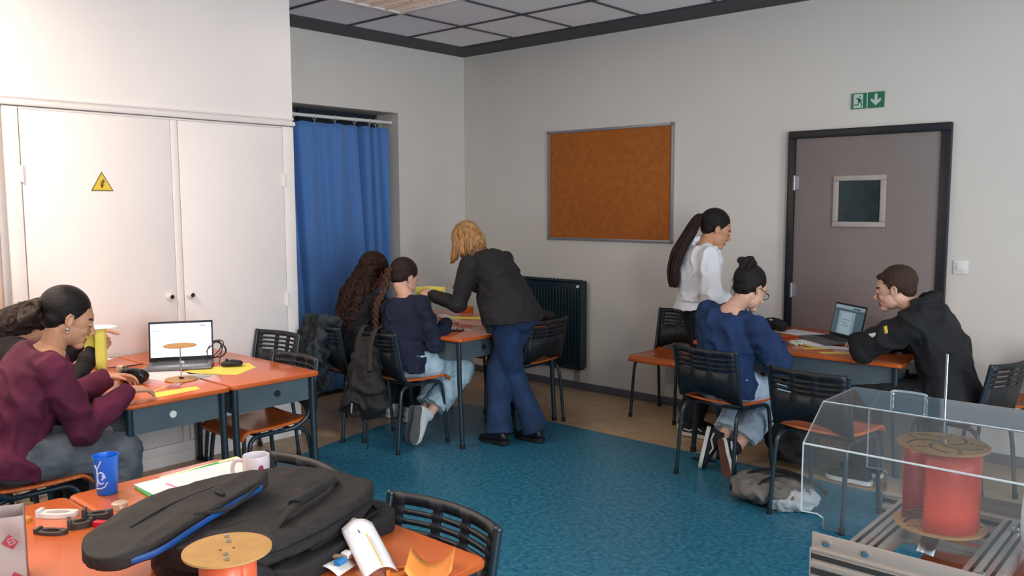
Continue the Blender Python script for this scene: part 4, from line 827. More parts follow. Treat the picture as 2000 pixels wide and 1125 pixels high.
class Person:
    def __init__(s, label, base, fwd, J, skin='tan', k=1.0, shw=.156, group='people at the tables', hw=1.0):
        s.base = V(base); s.F = V(fwd).normalized(); s.L = V((0, 0, 1)).cross(s.F); s.J = {a: V(c) for a, c in J.items()}; s.k = k; J = s.J
        s.skin = skinmat(skin); s.label = label
        ax = (J['neck']-J['chest']).normalized()
        sl = J.get('side', s.L); sl = (sl-ax*sl.dot(ax)).normalized(); s.sl = sl
        pl = s.L; s.pl = pl; s.shw = shw
        sh = J['neck']-ax*.072
        s.sh = {1: J.get('shL', sh+sl*shw*k), -1: J.get('shR', sh-sl*shw*k)}
        s.H = hm(J['head'], J['hf'], J.get('hu', V((0, 0, 1)))); s.hw = hw
        s.el = {}; s.wr = {}
        for q, n in ((1, 'L'), (-1, 'R')):
            s.el[q], s.wr[q] = ik(s.sh[q], J['wr'+n], .275*k, .245*k, J['el'+n])
        s.hip = {q: J['pel']+pl*(.088*q) for q in (1, -1)}; s.kn = {}; s.an = {}
        for q, n in ((1, 'L'), (-1, 'R')): s.kn[q], s.an[q] = ik(s.hip[q], J['an'+n], .43*k, .41*k, J['kn'+n])
        s.mid = J['pel'].lerp(J['chest'], .48)
        s.kids = []
    def torso(s, b, inf=0.0, low=.06, top=True, flare=1.0):
        J, w = s.J, s.hw; dn = (J['pel']-s.mid).normalized(); ax = (J['neck']-J['chest']).normalized()
        P = [J['pel']+dn*low, J['pel'], s.mid, J['chest'], J['chest'].lerp(J['neck'], .45), J['neck']-ax*.055, J['neck']-ax*.02, J['neck']+ax*.02]
        R = [(.150*flare*w, .115*flare), (.158*flare*w, .118*flare), (.128*w, .100), (.145*w, .108), (.152*w, .104), (.140, .088), (.095, .070), (.058, .055)]
        if not top: P = P[:-1]; R = R[:-1]
        sd = [s.pl, s.pl, s.pl.lerp(s.sl, .5)]+[s.sl]*(len(P)-3)
        b.tube(P, [(x+inf, y+inf) for x, y in R], 24, side=sd)
    def body(s, curlL=.5, curlR=.5, hands=None):
        J, k = s.J, s.k; b = MB(); head_mesh(b, s.H, 1.0)
        jaw = s.H @ V((-.02, 0, -.05)); b.tube([J['neck']-(J['neck']-J['chest'])*.3, J['neck'], jaw, s.H @ V((-.01, 0, 0))], [.075, .052, .050, .045], 16)
        fine = remesh(b, .0030, 4, .5)
        b = MB(); s.torso(b, -.004)
        for q in (1, -1):
            b.ball(s.sh[q], .052); b.tube([s.sh[q], s.sh[q].lerp(s.el[q], .4), s.el[q], s.el[q].lerp(s.wr[q], .3), s.wr[q]], [.050, .045, .036, .037, .024], 14)
            b.ball(s.el[q], .037, sub=2)
            b.tube([s.hip[q], s.hip[q].lerp(s.kn[q], .5), s.kn[q]], [.085, .072, .055], 16); b.ball(s.kn[q], .055)
            b.tube([s.kn[q], s.kn[q].lerp(s.an[q], .35), s.kn[q].lerp(s.an[q], .8), s.an[q]], [.053, .052, .035, .033], 14); b.ball(s.an[q], .036, sub=2)
            td = J['td'+('L' if q > 0 else 'R')].normalized(); hd = J.get('hd'+('L' if q > 0 else 'R'), V((0, 0, -1)))
            b.tube([s.an[q]+hd*.045-td*.03, s.an[q]+hd*.05+td*.06, s.an[q]+hd*.06+td*.13], [.03, .032, .022], 12)
        rough = remesh(b, .009, 3, .5); parts = [rough, fine]
        for q, n, cu in ((1, 'L', curlL), (-1, 'R', curlR)):
            hd = (hands or {}).get(n)
            fa = (s.wr[q]-s.el[q]).normalized(); d = V(hd[0]) if hd else fa; nn = V(hd[1]) if hd else V((0, 0, -1))
            if hd and len(hd) > 2: cu = hd[2]
            b = MB(); th = -1 if q > 0 else 1
            dd = d.normalized(); n3 = (nn-dd*nn.dot(dd)).normalized()
            # thumb points towards the body's middle when palms face down
            tdir = dd.cross(n3)
            want = (hd[3] if hd and len(hd) > 3 else (-s.sl*q)); th = 1 if tdir.dot(V(want)) > 0 else -1
            b.tube([s.wr[q]-fa*.05, s.wr[q]+dd*.01], [(.027, .022), (.026, .019)], 12)
            hand_mesh(b, s.wr[q], d, nn, th, .95*k, cu); parts.append(remesh(b, .0026, 1, .4))
        me = joinm(parts)
        me.transform(M4.Translation(-s.base))
        Hi = s.H.inverted() @ M4.Translation(s.base)
        o = link('person', me, [s.skin, mat('lip', '#8c4a44', .45, var=.05), mat('eyebrow', '#2a1c17', .8), mat('eye white', '#cfc6c0', .3, var=.02), mat('iris', '#1d120d', .2)], ang=4); o.location = s.base
        for p in me.polygons:
            c = Hi @ p.center
            if c.x < .055 or abs(c.y) > .06 or c.z > .06 or c.z < -.1: continue
            a = abs(c.y)
            if -.0775 < c.z < -.054 and a < .021 and c.x > .083: p.material_index = 1
            elif .016 < c.z-.006*math.sin((a-.012)*60) < .0245 and .012 < a < .052: p.material_index = 2
            elif -.0055 < c.z+.05*(a-.031)**2*4 < -.0015 and abs(a-.031) < .0115: p.material_index = 4
        tag(o, s.label, 'person'); s.o = o; return o
    def child(s, name, me, mats, label=None, ang=4):
        me.transform(M4.Translation(-s.base)); o = link(name, me, mats, s.o, ang=ang, label=label); return o
    def top(s, name, mt, inf=.022, low=.10, sleeve=1.0, slr=(.066, .058, .050, .040), collar=True, cuff=True, amp=.006, vox=.0065, flare=1.05, label=None, freq=9, st=(1, 1, 1.0), extra=None, seed=1.0, hem=True):
        b = MB(); s.torso(b, inf, low, top=False, flare=flare); J = s.J; ax = (J['neck']-J['chest']).normalized()
        for q in (1, -1):
            b.ball(s.sh[q], slr[0]*.97); e = s.sh[q].lerp(s.el[q], 1); w2 = s.el[q].lerp(s.wr[q], sleeve)
            nb = J['neck']-ax*.035+s.sl*(.045*q); b.tube([nb, nb.lerp(s.sh[q], .55), s.sh[q], s.sh[q].lerp(s.el[q], .5), s.el[q], s.el[q].lerp(s.wr[q], .5*sleeve), w2], [slr[0]*.62, slr[0]*.82, slr[0]*.96, slr[1]+.004, slr[1], slr[2], slr[3]], 18)
            b.ball(s.el[q], slr[1]*.99)
            if cuff:
                fa = (s.wr[q]-s.el[q]).normalized(); b.tube([w2-fa*.03, w2-fa*.005, w2+fa*.012], [slr[3]*.9, slr[3]*1.02, slr[3]*.86], 16)
        if collar:
            c = J['neck']-ax*.022+s.H.col[0].xyz*0; ring = []
            nf = s.sl.cross(ax)
            for i in range(20):
                a = i*PI/10; ring.append(c+s.sl*(.072*math.cos(a))-nf*(.064*math.sin(a))-ax*(.010*math.sin(a)*1.0))
            b.tube(ring, .013, 8, closed=True)
        if hem:
            dn = (J['pel']-s.mid).normalized(); b.tube([J['pel']+dn*(low-.03), J['pel']+dn*low], [(.15*flare*s.hw+inf+.004, .115*flare+inf+.004)]*2, 24, side=s.pl)
        if extra: extra(b)
        me = remesh(b, vox, 4, .5, wr_noise(amp, freq, st, seed)); return s.child(name, me, mt, label)
    def pants(s, mt, name='jeans', thigh=.098, knee=.075, calf=.070, hem=.066, end=.97, amp=.0035, inf=.012, top=.02, seat=1.0, extra=None, label=None, seed=3.0):
        b = MB(); J = s.J; up = (s.mid-J['pel']).normalized()
        b.tube([J['pel']-up*.05, J['pel'], J['pel']+up*(.03+top)], [(.150*s.hw+inf, .115+inf), (.155*s.hw+inf, .115+inf), (.125*s.hw+inf, .095+inf)], 22, side=s.pl)
        b.ball(J['pel']-up*.04, (.11, .15*s.hw, .095), frame(s.F, (0, 0, 1)))
        for q in (1, -1):
            h, k2, a = s.hip[q], s.kn[q], s.an[q]; e = k2.lerp(a, end)
            b.ball(h, thigh); b.tube([h, h.lerp(k2, .5), k2], [thigh, thigh*.93, knee], 18); b.ball(k2, knee)
            b.tube([k2, k2.lerp(a, .4), k2.lerp(a, .75*end), e], [knee, calf, (calf+hem)/2, hem], 18)
        if extra: extra(b)
        me = remesh(b, .0075, 4, .5, wr_noise(amp, 11, (1, 1, 1.6), seed)); return s.child(name, me, mt, label)
    def shoe(s, q, mt, sole, accent=None, k=1.0, out=None):
        n = 'L' if q > 0 else 'R'; td = s.J['td'+n].normalized(); hd = s.J.get('hd'+n, V((0, 0, -1))); hd = (hd-td*hd.dot(td)).normalized(); sd = td.cross(hd); a = s.an[q]
        P = lambda f, d, c=0: a+td*f*k+hd*d*k+sd*c*k
        b = MB(); b.tube([P(-.06, .035), P(-.045, .04), P(0, .035), P(.05, .045), P(.11, .055), P(.165, .062), P(.185, .066)], [(.018, .022), (.034, .042), (.038, .047), (.040, .037), (.043, .026), (.034, .018), (.012, .008)], 16, side=sd)
        b.tube([P(-.012, -.02), P(-.006, .03)], [(.040, .042), (.040, .045)], 16, side=sd)
        o = s.child('shoe', remesh(b, .005, 2, .5), mt)
        b = MB(); ol = []
        for f, w2 in ((-.068, .012), (-.060, .030), (-.03, .038), (.03, .036), (.08, .044), (.13, .046), (.165, .036), (.188, .014)): ol.append((f, w2))
        pts = [(f, w2) for f, w2 in ol]+[(f, -w2) for f, w2 in reversed(ol)]
        ptss = smoothpts([(x, y, 0) for x, y in pts], 3, closed=True)
        up_, lo_ = .070, .092
        A = [b.bm.verts.new(P(p.x, up_, p.y)-s.base) for p in ptss]; B = [b.bm.verts.new(P(p.x, lo_, p.y)-s.base) for p in ptss]; nn = len(A)
        b.bm.faces.new(A); bf = b.bm.faces.new(list(reversed(B))); bf.material_index = 1
        for i in range(nn): b.bm.faces.new((A[i], B[i], B[(i+1) % nn], A[(i+1) % nn]))
        b.build('sole', [sole, out or sole], o)
        if accent:
            b = MB(); 
            for c in (1, -1):
                b.tube([P(-.04, .045, c*.040)-s.base, P(.0, .052, c*.0425)-s.base, P(.05, .03, c*.036)-s.base, P(.085, .045, c*.036)-s.base], .0055, 6)
            for f in (.03, .048, .066, .084): b.tube([P(f, .012+f*.28, .024)-s.base, P(f+.006, .003+f*.3, 0)-s.base, P(f, .012+f*.28, -.024)-s.base], .003, 6)
            b.build('stripe', accent, o)
        return o
    # hair pieces, in head space
    def cap(s, mt, d=(-.016, 0, .012), r=(.102, .083, .094), extra=None, vox=.005, nz=.0, low=True, parent=None, name='hair', f=30, st=(1, 1, 1)):
        b = MB(); R3 = s.H.to_3x3(); b.ball(s.H @ V((-.012+d[0], 0, .035+d[2])), r, R3)
        if low: b.ball(s.H @ V((-.055, 0, -.005)), (.052, .068, .056), R3)
        if extra: extra(b, s.H)
        me = remesh(b, vox, 3, .5, wr_noise(nz, f, st, 2) if nz else None); return s.child(name, me, mt)
def hairmat(name, c1, c2, sc=1.0, rough=.42, st=(3, 60, 3)):
    return mat(name, c1, rough, col2=c2, scale=5*sc, detail=6, stretch=st, bump=.6, bscale=18*sc, spec=.25, ramp=(.35, .7))
HB = hairmat('black hair', '#0c0a0b', '#231b1a', st=(6, 6, 40)); HD = hairmat('dark brown hair', '#17100e', '#3a2620', st=(10, 10, 50)); HC = hairmat('dark auburn curls', '#190e0b', '#41251c', st=(30, 30, 30))
HBL = mat('honey blonde hair', '#6a4a2c', .42, col2='#b98a54', scale=9, stretch=(6, 6, .5), bump=.4, bscale=40, ramp=(.3, .65)); HS = hairmat('short brown hair', '#2a1c14', '#4d392b', st=(40, 40, 40))
DENL = fabric('washed light denim', '#8fa9b8', var=.1, scale=16, bs=60, col2='#aac0cb'); DENG = fabric('grey denim', '#4b4f57', col2='#666a70', scale=10, bs=60); DENB = fabric('dark blue denim', '#10233f', col2='#1a375e', scale=8, bs=60); DENP = fabric('pale denim', '#95a6b8', col2='#b4c2cf', scale=10, bs=60)
SHW = mat('white sneaker', '#b9bcc0', .6, var=.08, scale=30); SHB = mat('black canvas sneaker', '#15161a', .8, var=.1); SOLW = mat('white rubber sole', '#c6c4c0', .6, var=.05); SOLR = mat('brown rubber outsole', '#6b4438', .8, var=.1); SOLG = mat('grey outsole', '#73767a', .8, var=.25, scale=60)
def sealegs(J, F, pel, fx=.42, z=.09, w=.09, foot=.05):
    pass
def legs(J, pel, F, kf=.42, fb=.0, w=.10, an=None):
    pel, F = V(pel), V(F).normalized(); L = V((0, 0, 1)).cross(F)
    for q, n in ((1, 'L'), (-1, 'R')):
        k = pel+F*kf+L*(w*q); k.z = .52; J['kn'+n] = k+V((0, 0, .3))+F*.3
        a = k+F*fb; a.z = .10; J['an'+n] = V(an[n]) if an and n in an else a; J.setdefault('td'+n, F)
# --- the person in the maroon sweater
J = dict(pel=(1.86, -4.56, .555), chest=(1.875, -4.49, .80), neck=(1.90, -4.375, .985), head=(1.93, -4.315, 1.105), hf=(.22, 1, -.42), hu=(0, .3, 1), wrR=(2.02, -4.12, .785), elR=(2.12, -4.75, .35), wrL=(1.76, -4.10, .80), elL=(1.6, -4.7, .6))
legs(J, J['pel'], (.05, 1, 0))
p = Person('person in a maroon sweater with a low dark bun, leaning over the desk', (1.86, -4.56, 0), (.05, 1, 0), J, 'tan')
p.body(hands={'R': ((-.1, 1, -.12), (-.1, -.15, -1), .45), 'L': ((.25, 1, -.05), (.5, 0, -1), .5)})
p.top('sweater', fabric('maroon knit', '#4a0d29', col2='#5e1535', scale=5, bump=.25, bs=90), inf=.032, low=.055, slr=(.076, .070, .060, .044), amp=.009, freq=8, flare=1.12)
p.pants(DENG, thigh=.105, knee=.085, calf=.075, hem=.068)
h = p.cap(HB, nz=.0)
b = MB()
for i in range(5):
    a = i*1.256; c0 = p.H @ V((-.145, 0, -.015)); R3 = p.H.to_3x3()
    b.tube([c0+R3 @ V((.02*math.sin(t*.9+i), (.030+.004*i)*math.cos(t+a), (.030+.004*i)*math.sin(t+a))) for t in [k*.45 for k in range(10)]], [.008]+[.014]*8+[.008], 8)
b.ball(c0, .026); b.tube([p.H @ V((-.10, 0, -.01)), c0], [.03, .022], 10)
p.child('bun', remesh(b, .004, 1, .4), HD)
b = MB()
for q in (1, -1): b.ball(p.H @ V((-.004, q*.086, -.040))-p.base, .0075, sub=2); b.ball(p.H @ V((0, q*.086, -.054))-p.base, .006, sub=2)
b.build('earring', CHROME, p.o)
for q in (1, -1): p.shoe(q, SHW, SOLW)
# --- the hidden neighbour
J = dict(pel=(1.33, -4.55, .555), chest=(1.32, -4.46, .79), neck=(1.33, -4.30, .965), head=(1.36, -4.17, 1.01), hf=(.1, 1, -.7), hu=(0, .5, 1), wrR=(1.56, -4.08, .90), elR=(1.7, -4.6, .4), wrL=(1.44, -4.05, .97), elL=(1.1, -4.5, .6))
legs(J, J['pel'], (.0, 1, 0))
p = Person('person half hidden behind the maroon sweater, holding up a yellow strip', (1.33, -4.55, 0), (0, 1, 0), J, 'tan')
p.body(hands={'R': ((-.1, .75, .35), (-1, .2, .2), .8), 'L': ((.5, .9, .1), (.1, 0, -1), .3)})
p.top('black_top', fabric('dark brown top', '#1b1517', bs=60), inf=.022, low=.04, slr=(.066, .056, .046, .036))
p.pants(fabric('black trousers', '#121318'), name='trousers')
def ex(b, H):
    b.tube([H @ V((-.06, 0, .05)), H @ V((-.12, 0, -.02)), V((1.31, -4.44, .99)), V((1.29, -4.53, .90)), V((1.29, -4.56, .78))], [.07, .075, .09, .085, .04], 16, side=(1, 0, 0))
p.cap(HD, extra=ex, nz=.004)
for q in (1, -1): p.shoe(q, SHB, SOLW)
# --- curly-haired person
J = dict(pel=(.98, -2.08, .555), chest=(.965, -2.03, .80), neck=(.96, -1.96, .975), head=(.975, -1.90, 1.10), hf=(-.2, 1, -.45), hu=(0, .3, 1), wrR=(1.18, -1.60, .80), elR=(1.35, -2.2, .5), wrL=(.85, -1.65, .79), elL=(.6, -2.1, .5))
legs(J, J['pel'], (.0, 1, 0))
p = Person('person with very long dark curly hair and black top, seated below the curtain', (.98, -2.08, 0), (0, 1, 0), J, 'brown', group=None)
p.body(hands={'R': ((.7, .7, -.25), (0, 0, -1), .8)})
p.top('black_sweater', fabric('black knit', '#0c0c10', bs=60), inf=.026, low=.05, slr=(.072, .062, .052, .038))
p.pants(fabric('black trousers', '#121318'), name='trousers')
h = p.cap(HC, r=(.112, .096, .100), nz=.008, f=40)
b = MB(); R3 = p.H.to_3x3()
for i in range(130):
    u = random.uniform(-1, 1); v = random.random()
    st = p.H @ V((-.03-.07*v, u*.085, .09-.10*v)); 
    dx = u*.14; ln = random.uniform(.30, .47)*(1-.25*abs(u)); rr_ = random.uniform(.010, .017); ph = random.uniform(0, 6.3); pts = []
    endp = V((st.x+dx*.55+random.uniform(-.02, .02), -2.085-.075*(1-abs(u)*.4)-random.uniform(0, .045), st.z-ln)); ctl = V((st.x+dx*.9, st.y-.10, st.z-.02))
    for k in range(34):
        t = k/33; q = st.lerp(ctl, t).lerp(ctl.lerp(endp, t), t); a = ph+t*34; g = rr_*min(1, t*5)
        pts.append(q+V((math.cos(a)*g, math.sin(a)*g, 0)))
    b.tube([x-p.base for x in pts], [.0075]*30+[.006, .005, .004, .002], 5)
b.build('curls', HC, p.o, ang=4)
b = MB(); b.tube([p.H @ V((-.06, 0, .02)), V((.95, -2.07, .96)), V((.945, -2.13, .80)), V((.945, -2.14, .70))], [(.085, .07), (.13, .06), (.12, .045), (.08, .02)], 18, side=(1, 0, 0))
p.child('hair_fall', remesh(b, .009, 3, .5, wr_noise(.012, 22)), HC)
for q in (1, -1): p.shoe(q, SHW, SOLW)
# --- braid
J = dict(pel=(1.51, -2.02, .555), chest=(1.50, -1.98, .80), neck=(1.475, -1.94, .970), head=(1.45, -1.885, 1.085), hf=(.10, 1, -.55), hu=(0, .35, 1), wrR=(1.62, -1.70, .79), elR=(1.86, -2.3, .4), wrL=(1.36, -1.62, .79), elL=(1.1, -2.1, .5),
   anR=(1.61, -1.95, .18), anL=(1.50, -1.90, .16), tdR=(.05, -.25, -1), tdL=(0, -.15, -1), hdR=(0, -1, .2), hdL=(0, -1, .2))
J.update(knL=V((1.44, -1.3, 1.0)), knR=V((1.64, -1.3, 1.0)))
for k in J:
    if k[:2] in ('pe', 'ch', 'ne', 'he', 'wr', 'el', 'an', 'kn'): J[k] = V(J[k])+V((-.055, -.05, 0))*(1 if k not in ('head', 'anR', 'anL', 'knL', 'knR') else (1.5 if k == 'head' else .4))
p = Person('person in a navy sweater with one long brown braid, seated with feet tucked back', (1.51, -2.02, 0), (.08, 1, 0), J, 'light')
p.body(hands={'R': ((-.2, 1, -.1), (0, 0, -1), .5), 'L': ((.2, 1, -.1), (0, 0, -1), .5)})
p.top('sweater', fabric('dark navy knit', '#0f1428', col2='#131b36', scale=5, bs=80, bump=.2), inf=.030, low=.07, slr=(.072, .066, .056, .042), amp=.008, freq=9, flare=1.15)
p.pants(DENL, thigh=.108, knee=.092, calf=.088, hem=.085, end=.80, amp=.005)
p.cap(HD)
b = MB(); R3 = p.H.to_3x3(); path = smoothpts([p.H @ V((-.085, .01, .045)), p.H @ V((-.118, .03, .0)), V((1.33, -2.10, 1.02)), V((1.335, -2.17, .93)), V((1.335, -2.185, .84)), V((1.335, -2.185, .76))], 8)
n = len(path)
for s3 in range(3):
    pts = []; rs = []
    for i, q in enumerate(path):
        a = i*.62+s3*2*PI/3; tp = 1-.45*i/n; pts.append(q+V((math.cos(a)*.021*tp, math.sin(2*a)*.009, 0))-p.base); rs.append(.0185*tp)
    b.tube(pts, rs, 8)
b.build('braid', hairmat('brown braid', '#2a1913', '#5a3829', st=(20, 20, 20)), p.o, ang=4)
p.shoe(-1, SHW, SOLW, out=SOLG); p.shoe(1, SHW, SOLW, out=SOLG)
# --- standing teacher
J = dict(pel=(2.04, -1.60, .87), chest=(1.94, -1.62, 1.09), neck=(1.785, -1.65, 1.245), head=(1.665, -1.665, 1.325), hf=(-.85, .15, -.42), hu=(-.5, 0, 1), side=(.1, -1, 0), shR=(1.845, -1.82, 1.185), shL=(1.83, -1.47, 1.2), wrR=(1.535, -1.86, .98), elR=(1.90, -1.90, .55), wrL=(1.52, -1.50, 1.03), elL=(1.7, -1.2, .6),
   anR=(1.97, -1.68, .10), anL=(2.11, -1.48, .10), knR=V((1.5, -1.68, .5)), knL=V((1.6, -1.48, .5)), tdR=(-1, .05, -.08), tdL=(-1, .1, -.08))
J['side'] = V((.1, -1, 0))*-1
p = Person('standing person with blonde bob, black blazer and flared jeans, leaning over the table', (2.04, -1.60, 0), (-1, .15, 0), J, 'light', k=.98)
p.body(hands={'R': ((-.95, -.15, .25), (0, .4, -1), .9), 'L': ((-1, -.2, 0), (0, -.3, -1), .7)})
def blz(b):
    b.tube([V((1.86, -1.64, 1.18)), V((1.955, -1.62, 1.06)), V((2.02, -1.60, .96)), V((2.045, -1.60, .87)), V((2.05, -1.60, .815))], [(.165, .10), (.158, .115), (.165, .13), (.190, .15), (.200, .158)], 28, side=(0, 1, 0))
    b.tube([V((1.88, -1.68, 1.12)), V((1.92, -1.70, .98)), V((1.945, -1.71, .86)), V((1.955, -1.71, .75))], [(.08, .10), (.09, .10), (.075, .09), (.03, .06)], 16, side=(1, 0, 0))
    b.tube([V((1.99, -1.63, 1.02)), V((1.99, -1.63, .92)), V((2.0, -1.62, .825))], [(.18, .12), (.20, .14), (.20, .14)], 20, side=(0, 1, 0))
    b.tube([V((1.82, -1.74, 1.255)), V((1.845, -1.65, 1.275)), V((1.82, -1.56, 1.255))], .020, 8)
p.top('blazer', fabric('charcoal black wool', '#1a1719', rough=.8, bs=160, bump=.2), inf=.020, low=-.03, slr=(.070, .060, .052, .042), amp=.006, extra=blz, collar=False, hem=False, freq=6)
b = MB(); fa = (p.wr[-1]-p.el[-1]).normalized(); b.tube([p.wr[-1]-fa*.02-p.base, p.wr[-1]+fa*.018-p.base], [.034, .033], 16); b.build('shirt_cuff', PLAS, p.o)
p.pants(DENB, thigh=.102, knee=.078, calf=.074, hem=.094, end=1.06, amp=.0012, inf=.0, top=-.02)
b = MB()
for q in (1, -1):
    c = V((2.155, -1.60+q*.085, .83))-p.base; b.tube([c+V((0, -.05, .02)), c+V((.006, 0, -.005)), c+V((0, .05, .02))], .0025, 6)
b.build('pocket_stitching', mat('tan stitching', '#54667f', .8), p.o)
R3 = p.H.to_3x3(); p.cap(HBL, r=(.106, .090, .098), nz=.0)
b = MB()
for i in range(340):
    a = random.uniform(-2.55, 2.55); e = random.uniform(.15, 1.25); k0 = 1.0
    # start on crown, fall around the head
    dirv = V((-math.cos(a), math.sin(a), 0)); st = V((-.02, 0, .035))+V((dirv.x*.107*math.cos(e), dirv.y*.092*math.cos(e), .103*math.sin(e)))
    mid = V((-.02, 0, .0))+V((dirv.x*.118, dirv.y*.104, 0)); ln = random.uniform(.085, .125)*(1.0 if abs(a) < 1.9 else .9)
    st = p.H @ st; mid = p.H @ mid; en = mid+V((random.uniform(-.015, .005), random.uniform(-.012, .012), -ln)) 
    bk = max(0, 1-abs(a)/1.3); en = en+V((.055*bk, 0, .03*bk))
    b.tube([x-p.base for x in smoothpts([st, mid, mid.lerp(en, .6), en], 4)], [(.005, .003)]*4+[(.008, .004)]*6+[(.007, .004), (.005, .003), (.002, .001)], 6)
b.build('bob', HBL, p.o, ang=4)
BOOT = mat('dark pointed shoe', '#1d1a20', .4)
p.shoe(1, BOOT, RUB); p.shoe(-1, BOOT, RUB)
# --- white shirt, ponytail
J = dict(pel=(2.82, -.60, .87), chest=(2.825, -.60, 1.12), neck=(2.865, -.59, 1.315), head=(2.925, -.565, 1.405), hf=(.72, .60, -.42), hu=(.25, .25, 1), wrR=(3.08, -.56, .90), elR=(2.95, -1.2, .9), wrL=(2.85, -.28, .90), elL=(2.4, -.3, .9),
   anR=(2.83, -.68, .10), anL=(2.72, -.54, .10), knR=V((3.3, -.3, .5)), knL=V((3.2, -.1, .5)), tdR=(1, .25, -.05), tdL=(.9, .5, -.05))
p = Person('standing person in a white shirt with long dark ponytail and black trousers', (2.82, -.60, 0), (.72, .62, 0), J, 'tan', k=.95, shw=.155)
p.body()
p.top('white_shirt', fabric('white cotton shirt', '#d9d8dc', var=.03, bump=.5, bs=14, sheen=0), inf=.034, low=-.075, slr=(.076, .070, .062, .052), amp=.009, freq=8, flare=1.15, extra=lambda b: b.tube([V((2.80, -.66, 1.335)), V((2.825, -.60, 1.35)), V((2.86, -.53, 1.335))], .022, 8), hem=False)
p.pants(fabric('black trousers', '#121318'), name='trousers', thigh=.098, knee=.078, calf=.072, hem=.074, amp=.002, top=-.01, inf=.0)
p.cap(HB)
b = MB()
path0 = [p.H @ V((-.095, 0, .055)), p.H @ V((-.135, .01, .04)), V((2.79, -.70, 1.36)), V((2.745, -.745, 1.25)), V((2.725, -.76, 1.13)), V((2.725, -.755, 1.02))]
for i in range(34):
    a = random.uniform(0, 6.3); r_ = random.random()**.5; wv = random.uniform(0, 6.3); pts = []
    pp = smoothpts(path0, 6); n = len(pp)
    for k, q in enumerate(pp):
        t = k/(n-1); w2 = (.012+.040*math.sin(min(1, t*1.35)*PI*.62))*r_*(1 if t < .8 else 1-.4*(t-.8)/.2); pts.append(q+V((math.cos(a)*w2*.9+.006*math.sin(wv+t*9), math.sin(a)*w2*.6, random.uniform(-.0, .0)))-p.base)
    b.tube(pts, [.010]*(n-4)+[.009, .008, .005, .002], 6)
b.build('ponytail', HD, p.o, ang=4)
for q in (1, -1): p.shoe(q, SHB, SOLW, SOLW)
# --- navy sweatshirt, bun
J = dict(pel=(3.44, -1.27, .555), chest=(3.455, -1.25, .80), neck=(3.485, -1.25, .985), head=(3.525, -1.225, 1.095), hf=(.38, .9, -.5), hu=(.1, .3, 1), wrR=(3.60, -.975, .80), elR=(3.85, -1.45, .6), wrL=(3.38, -.90, .80), elL=(3.1, -1.3, .5),
   anL=(3.32, -1.20, .17), anR=(3.42, -1.20, .14), tdL=(-.1, -.25, -1), tdR=(.35, -.25, -.85), hdL=(-1, -.45, .1), hdR=(-.55, -.9, .1))
J.update(knL=V((3.36, -.6, 1.0)), knR=V((3.72, -.6, 1.0)))
for k in ('pel', 'chest', 'neck', 'head', 'wrR', 'wrL', 'elR', 'elL'): J[k] = V(J[k])+V((-.055, -.04, 0))*(1 if k != 'head' else .35)
p = Person('person in a navy sweatshirt with a high messy bun, seated with feet crossed back', (3.44, -1.27, 0), (.2, 1, 0), J, 'light')
p.body(hands={'R': ((-.25, 1, .0), (-.5, 0, -1), .7), 'L': ((.3, 1, -.1), (.3, 0, -1), .6)})
p.top('sweatshirt', fabric('navy fleece', '#10274b', col2='#15325c', scale=5, bs=50, bump=.3), inf=.036, low=.06, slr=(.080, .078, .068, .044), amp=.011, freq=8, flare=1.12)
p.pants(DENP, thigh=.108, knee=.092, calf=.085, hem=.082, end=.80, amp=.005)
p.cap(HB)
b = MB(); c0 = p.H @ V((-.085, 0, .118)); R3 = p.H.to_3x3()
for i in range(8):
    ax_ = V((random.uniform(-1, 1), random.uniform(-1, 1), .7)).normalized(); e1 = ax_.orthogonal().normalized(); e2 = ax_.cross(e1); r_ = .035+.004*(i % 3)
    b.tube([c0+V((.008*math.cos(i*2.), .008*math.sin(i*2.), -.01+.002*i))+e1*r_*math.cos(t*.5+i)+e2*r_*math.sin(t*.5+i) for t in range(11)], [.008]+[.0155]*9+[.006], 7)
b.ball(c0, .040); me = remesh(b, .004, 1, .4); p.child('bun', me, HB)
b = MB()
for i in range(14):
    st = p.H @ V((-.10+random.uniform(-.01, .02), random.uniform(-.05, .05), random.uniform(-.05, .04))); b.tube([x-p.base for x in (st, st+R3 @ V((-.007, .0, -.015)), st+R3 @ V((-.010+random.uniform(-.004, .004), random.uniform(-.008, .008), -.035)))], .0016, 5)
b.build('loose_strands', HB, p.o, ang=4)
b = MB()
for q in (1, -1): b.tube([p.H @ V(x)-p.base for x in ((.098, q*.055, .006), (.04, q*.078, .008), (-.008, q*.085, .008), (-.02, q*.082, -.012))], .0022, 6)
for q in (1, -1): b.tube([p.H @ V((.100, q*.031+.023*math.cos(t*PI/8), .0+.018*math.sin(t*PI/8)))-p.base for t in range(16)], .0022, 6, closed=True)
b.tube([p.H @ V(x)-p.base for x in ((.101, .009, .004), (.104, 0, .006), (.101, -.009, .004))], .0022, 6)
b.build('glasses', RUB, p.o)
for q in (1, -1): p.shoe(q, SHB, SOLW, SOLW, out=SOLR)
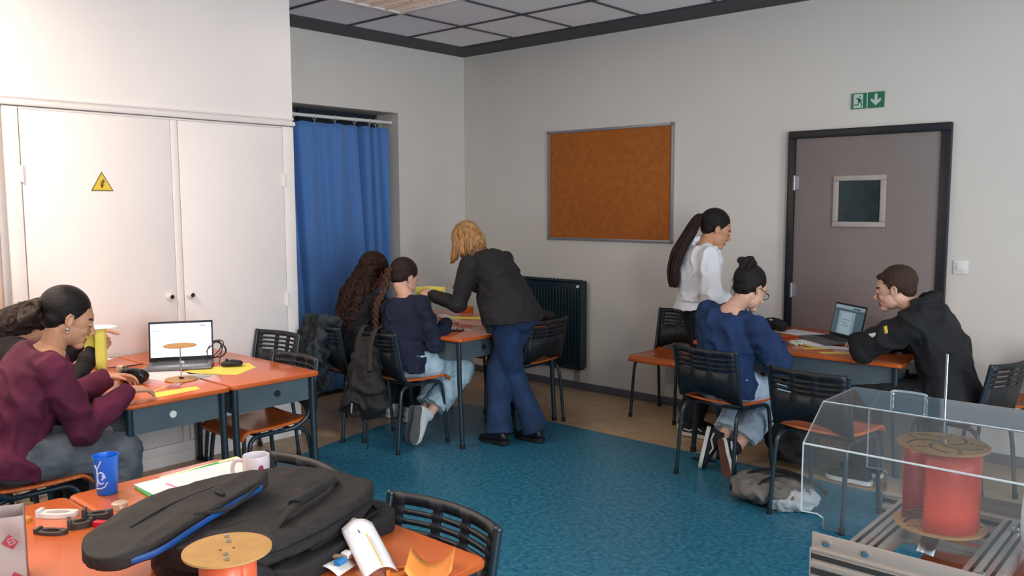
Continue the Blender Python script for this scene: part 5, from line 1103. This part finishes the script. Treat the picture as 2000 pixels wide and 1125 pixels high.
# --- black hoodie
J = dict(pel=(4.47, -.85, .555), chest=(4.42, -.88, .82), neck=(4.305, -.92, 1.005), head=(4.205, -.955, 1.115), hf=(-1, -.10, -.22), hu=(-.15, 0, 1), wrR=(3.99, -.72, .79), elR=(4.1, -.3, .6), wrL=(3.98, -.86, .80), elL=(4.05, -1.25, .72), shL=(4.33, -1.10, .945), shR=(4.34, -.74, .945))
legs(J, J['pel'], (-1, -.0, 0), w=.09)
p = Person('person with short brown hair in a black hoodie, looking at the open laptop', (4.47, -.85, 0), (-1, -.08, 0), J, 'light', k=1.03, shw=.17, hw=1.08)
p.body(hands={'L': ((-.4, .9, 0), (0, 0, -1), .4), 'R': ((-.6, -.7, 0), (0, 0, -1), .4)})
def hood(b):
    b.tube([V((4.30, -1.03, 1.02)), V((4.36, -1.03, 1.0)), V((4.415, -.95, .985)), V((4.42, -.87, .985)), V((4.36, -.80, 1.01)), V((4.29, -.80, 1.03))], [.035, .048, .058, .058, .045, .03], 14)
    b.tube([V((4.30, -1.01, 1.045)), V((4.355, -.985, 1.065)), V((4.39, -.91, 1.075)), V((4.34, -.84, 1.065)), V((4.29, -.82, 1.06))], [.025, .035, .04, .035, .025], 14)
    b.tube([V((4.24, -1.0, .99)), V((4.29, -1.03, 1.005)), V((4.34, -1.0, 1.03))], [.022, .032, .03], 10)
p.top('hoodie', fabric('black fleece', '#131316', bs=50, bump=.3), inf=.034, low=.10, slr=(.082, .078, .066, .048), amp=.010, freq=7, extra=hood)
p.pants(fabric('black trousers', '#121318'), name='trousers')
b = MB(); q = p.sh[1].lerp(p.el[1], .50); ax = (p.el[1]-p.sh[1]).normalized(); oo = (V((-.45, -.9, .25))-ax*V((-.45, -.9, .25)).dot(ax)).normalized(); tt = ax.cross(oo)
cc = q+oo*.078-p.base
b.tube([cc-tt*.02-ax*.01, cc+tt*.0-ax*.0, cc+tt*.005+ax*.03, cc+tt*.02+ax*.045], [(.006, .003), (.013, .005), (.012, .005), (.004, .003)], 8, side=tt); b.build('sleeve_patch', [mat('white print', '#c9c8c4', .6)], p.o)
b = MB(); b.tube([cc-ax*.045-tt*.02, cc-ax*.05+tt*.02], [(.010, .004)]*2, 8, side=ax); b.build('sleeve_patch', [mat('yellow print', '#c8ab3c', .6)], p.o)
def ex(b, H): b.ball(H @ V((.034, 0, .082)), (.050, .058, .022), H.to_3x3()); b.ball(H @ V((-.062, 0, .0)), (.045, .060, .055), H.to_3x3())
p.cap(HS, d=(-.012, 0, .010), r=(.099, .081, .089), extra=ex, nz=.0012, f=90, vox=.0035, low=False)
for q in (1, -1): p.shoe(q, SHB, SOLW)
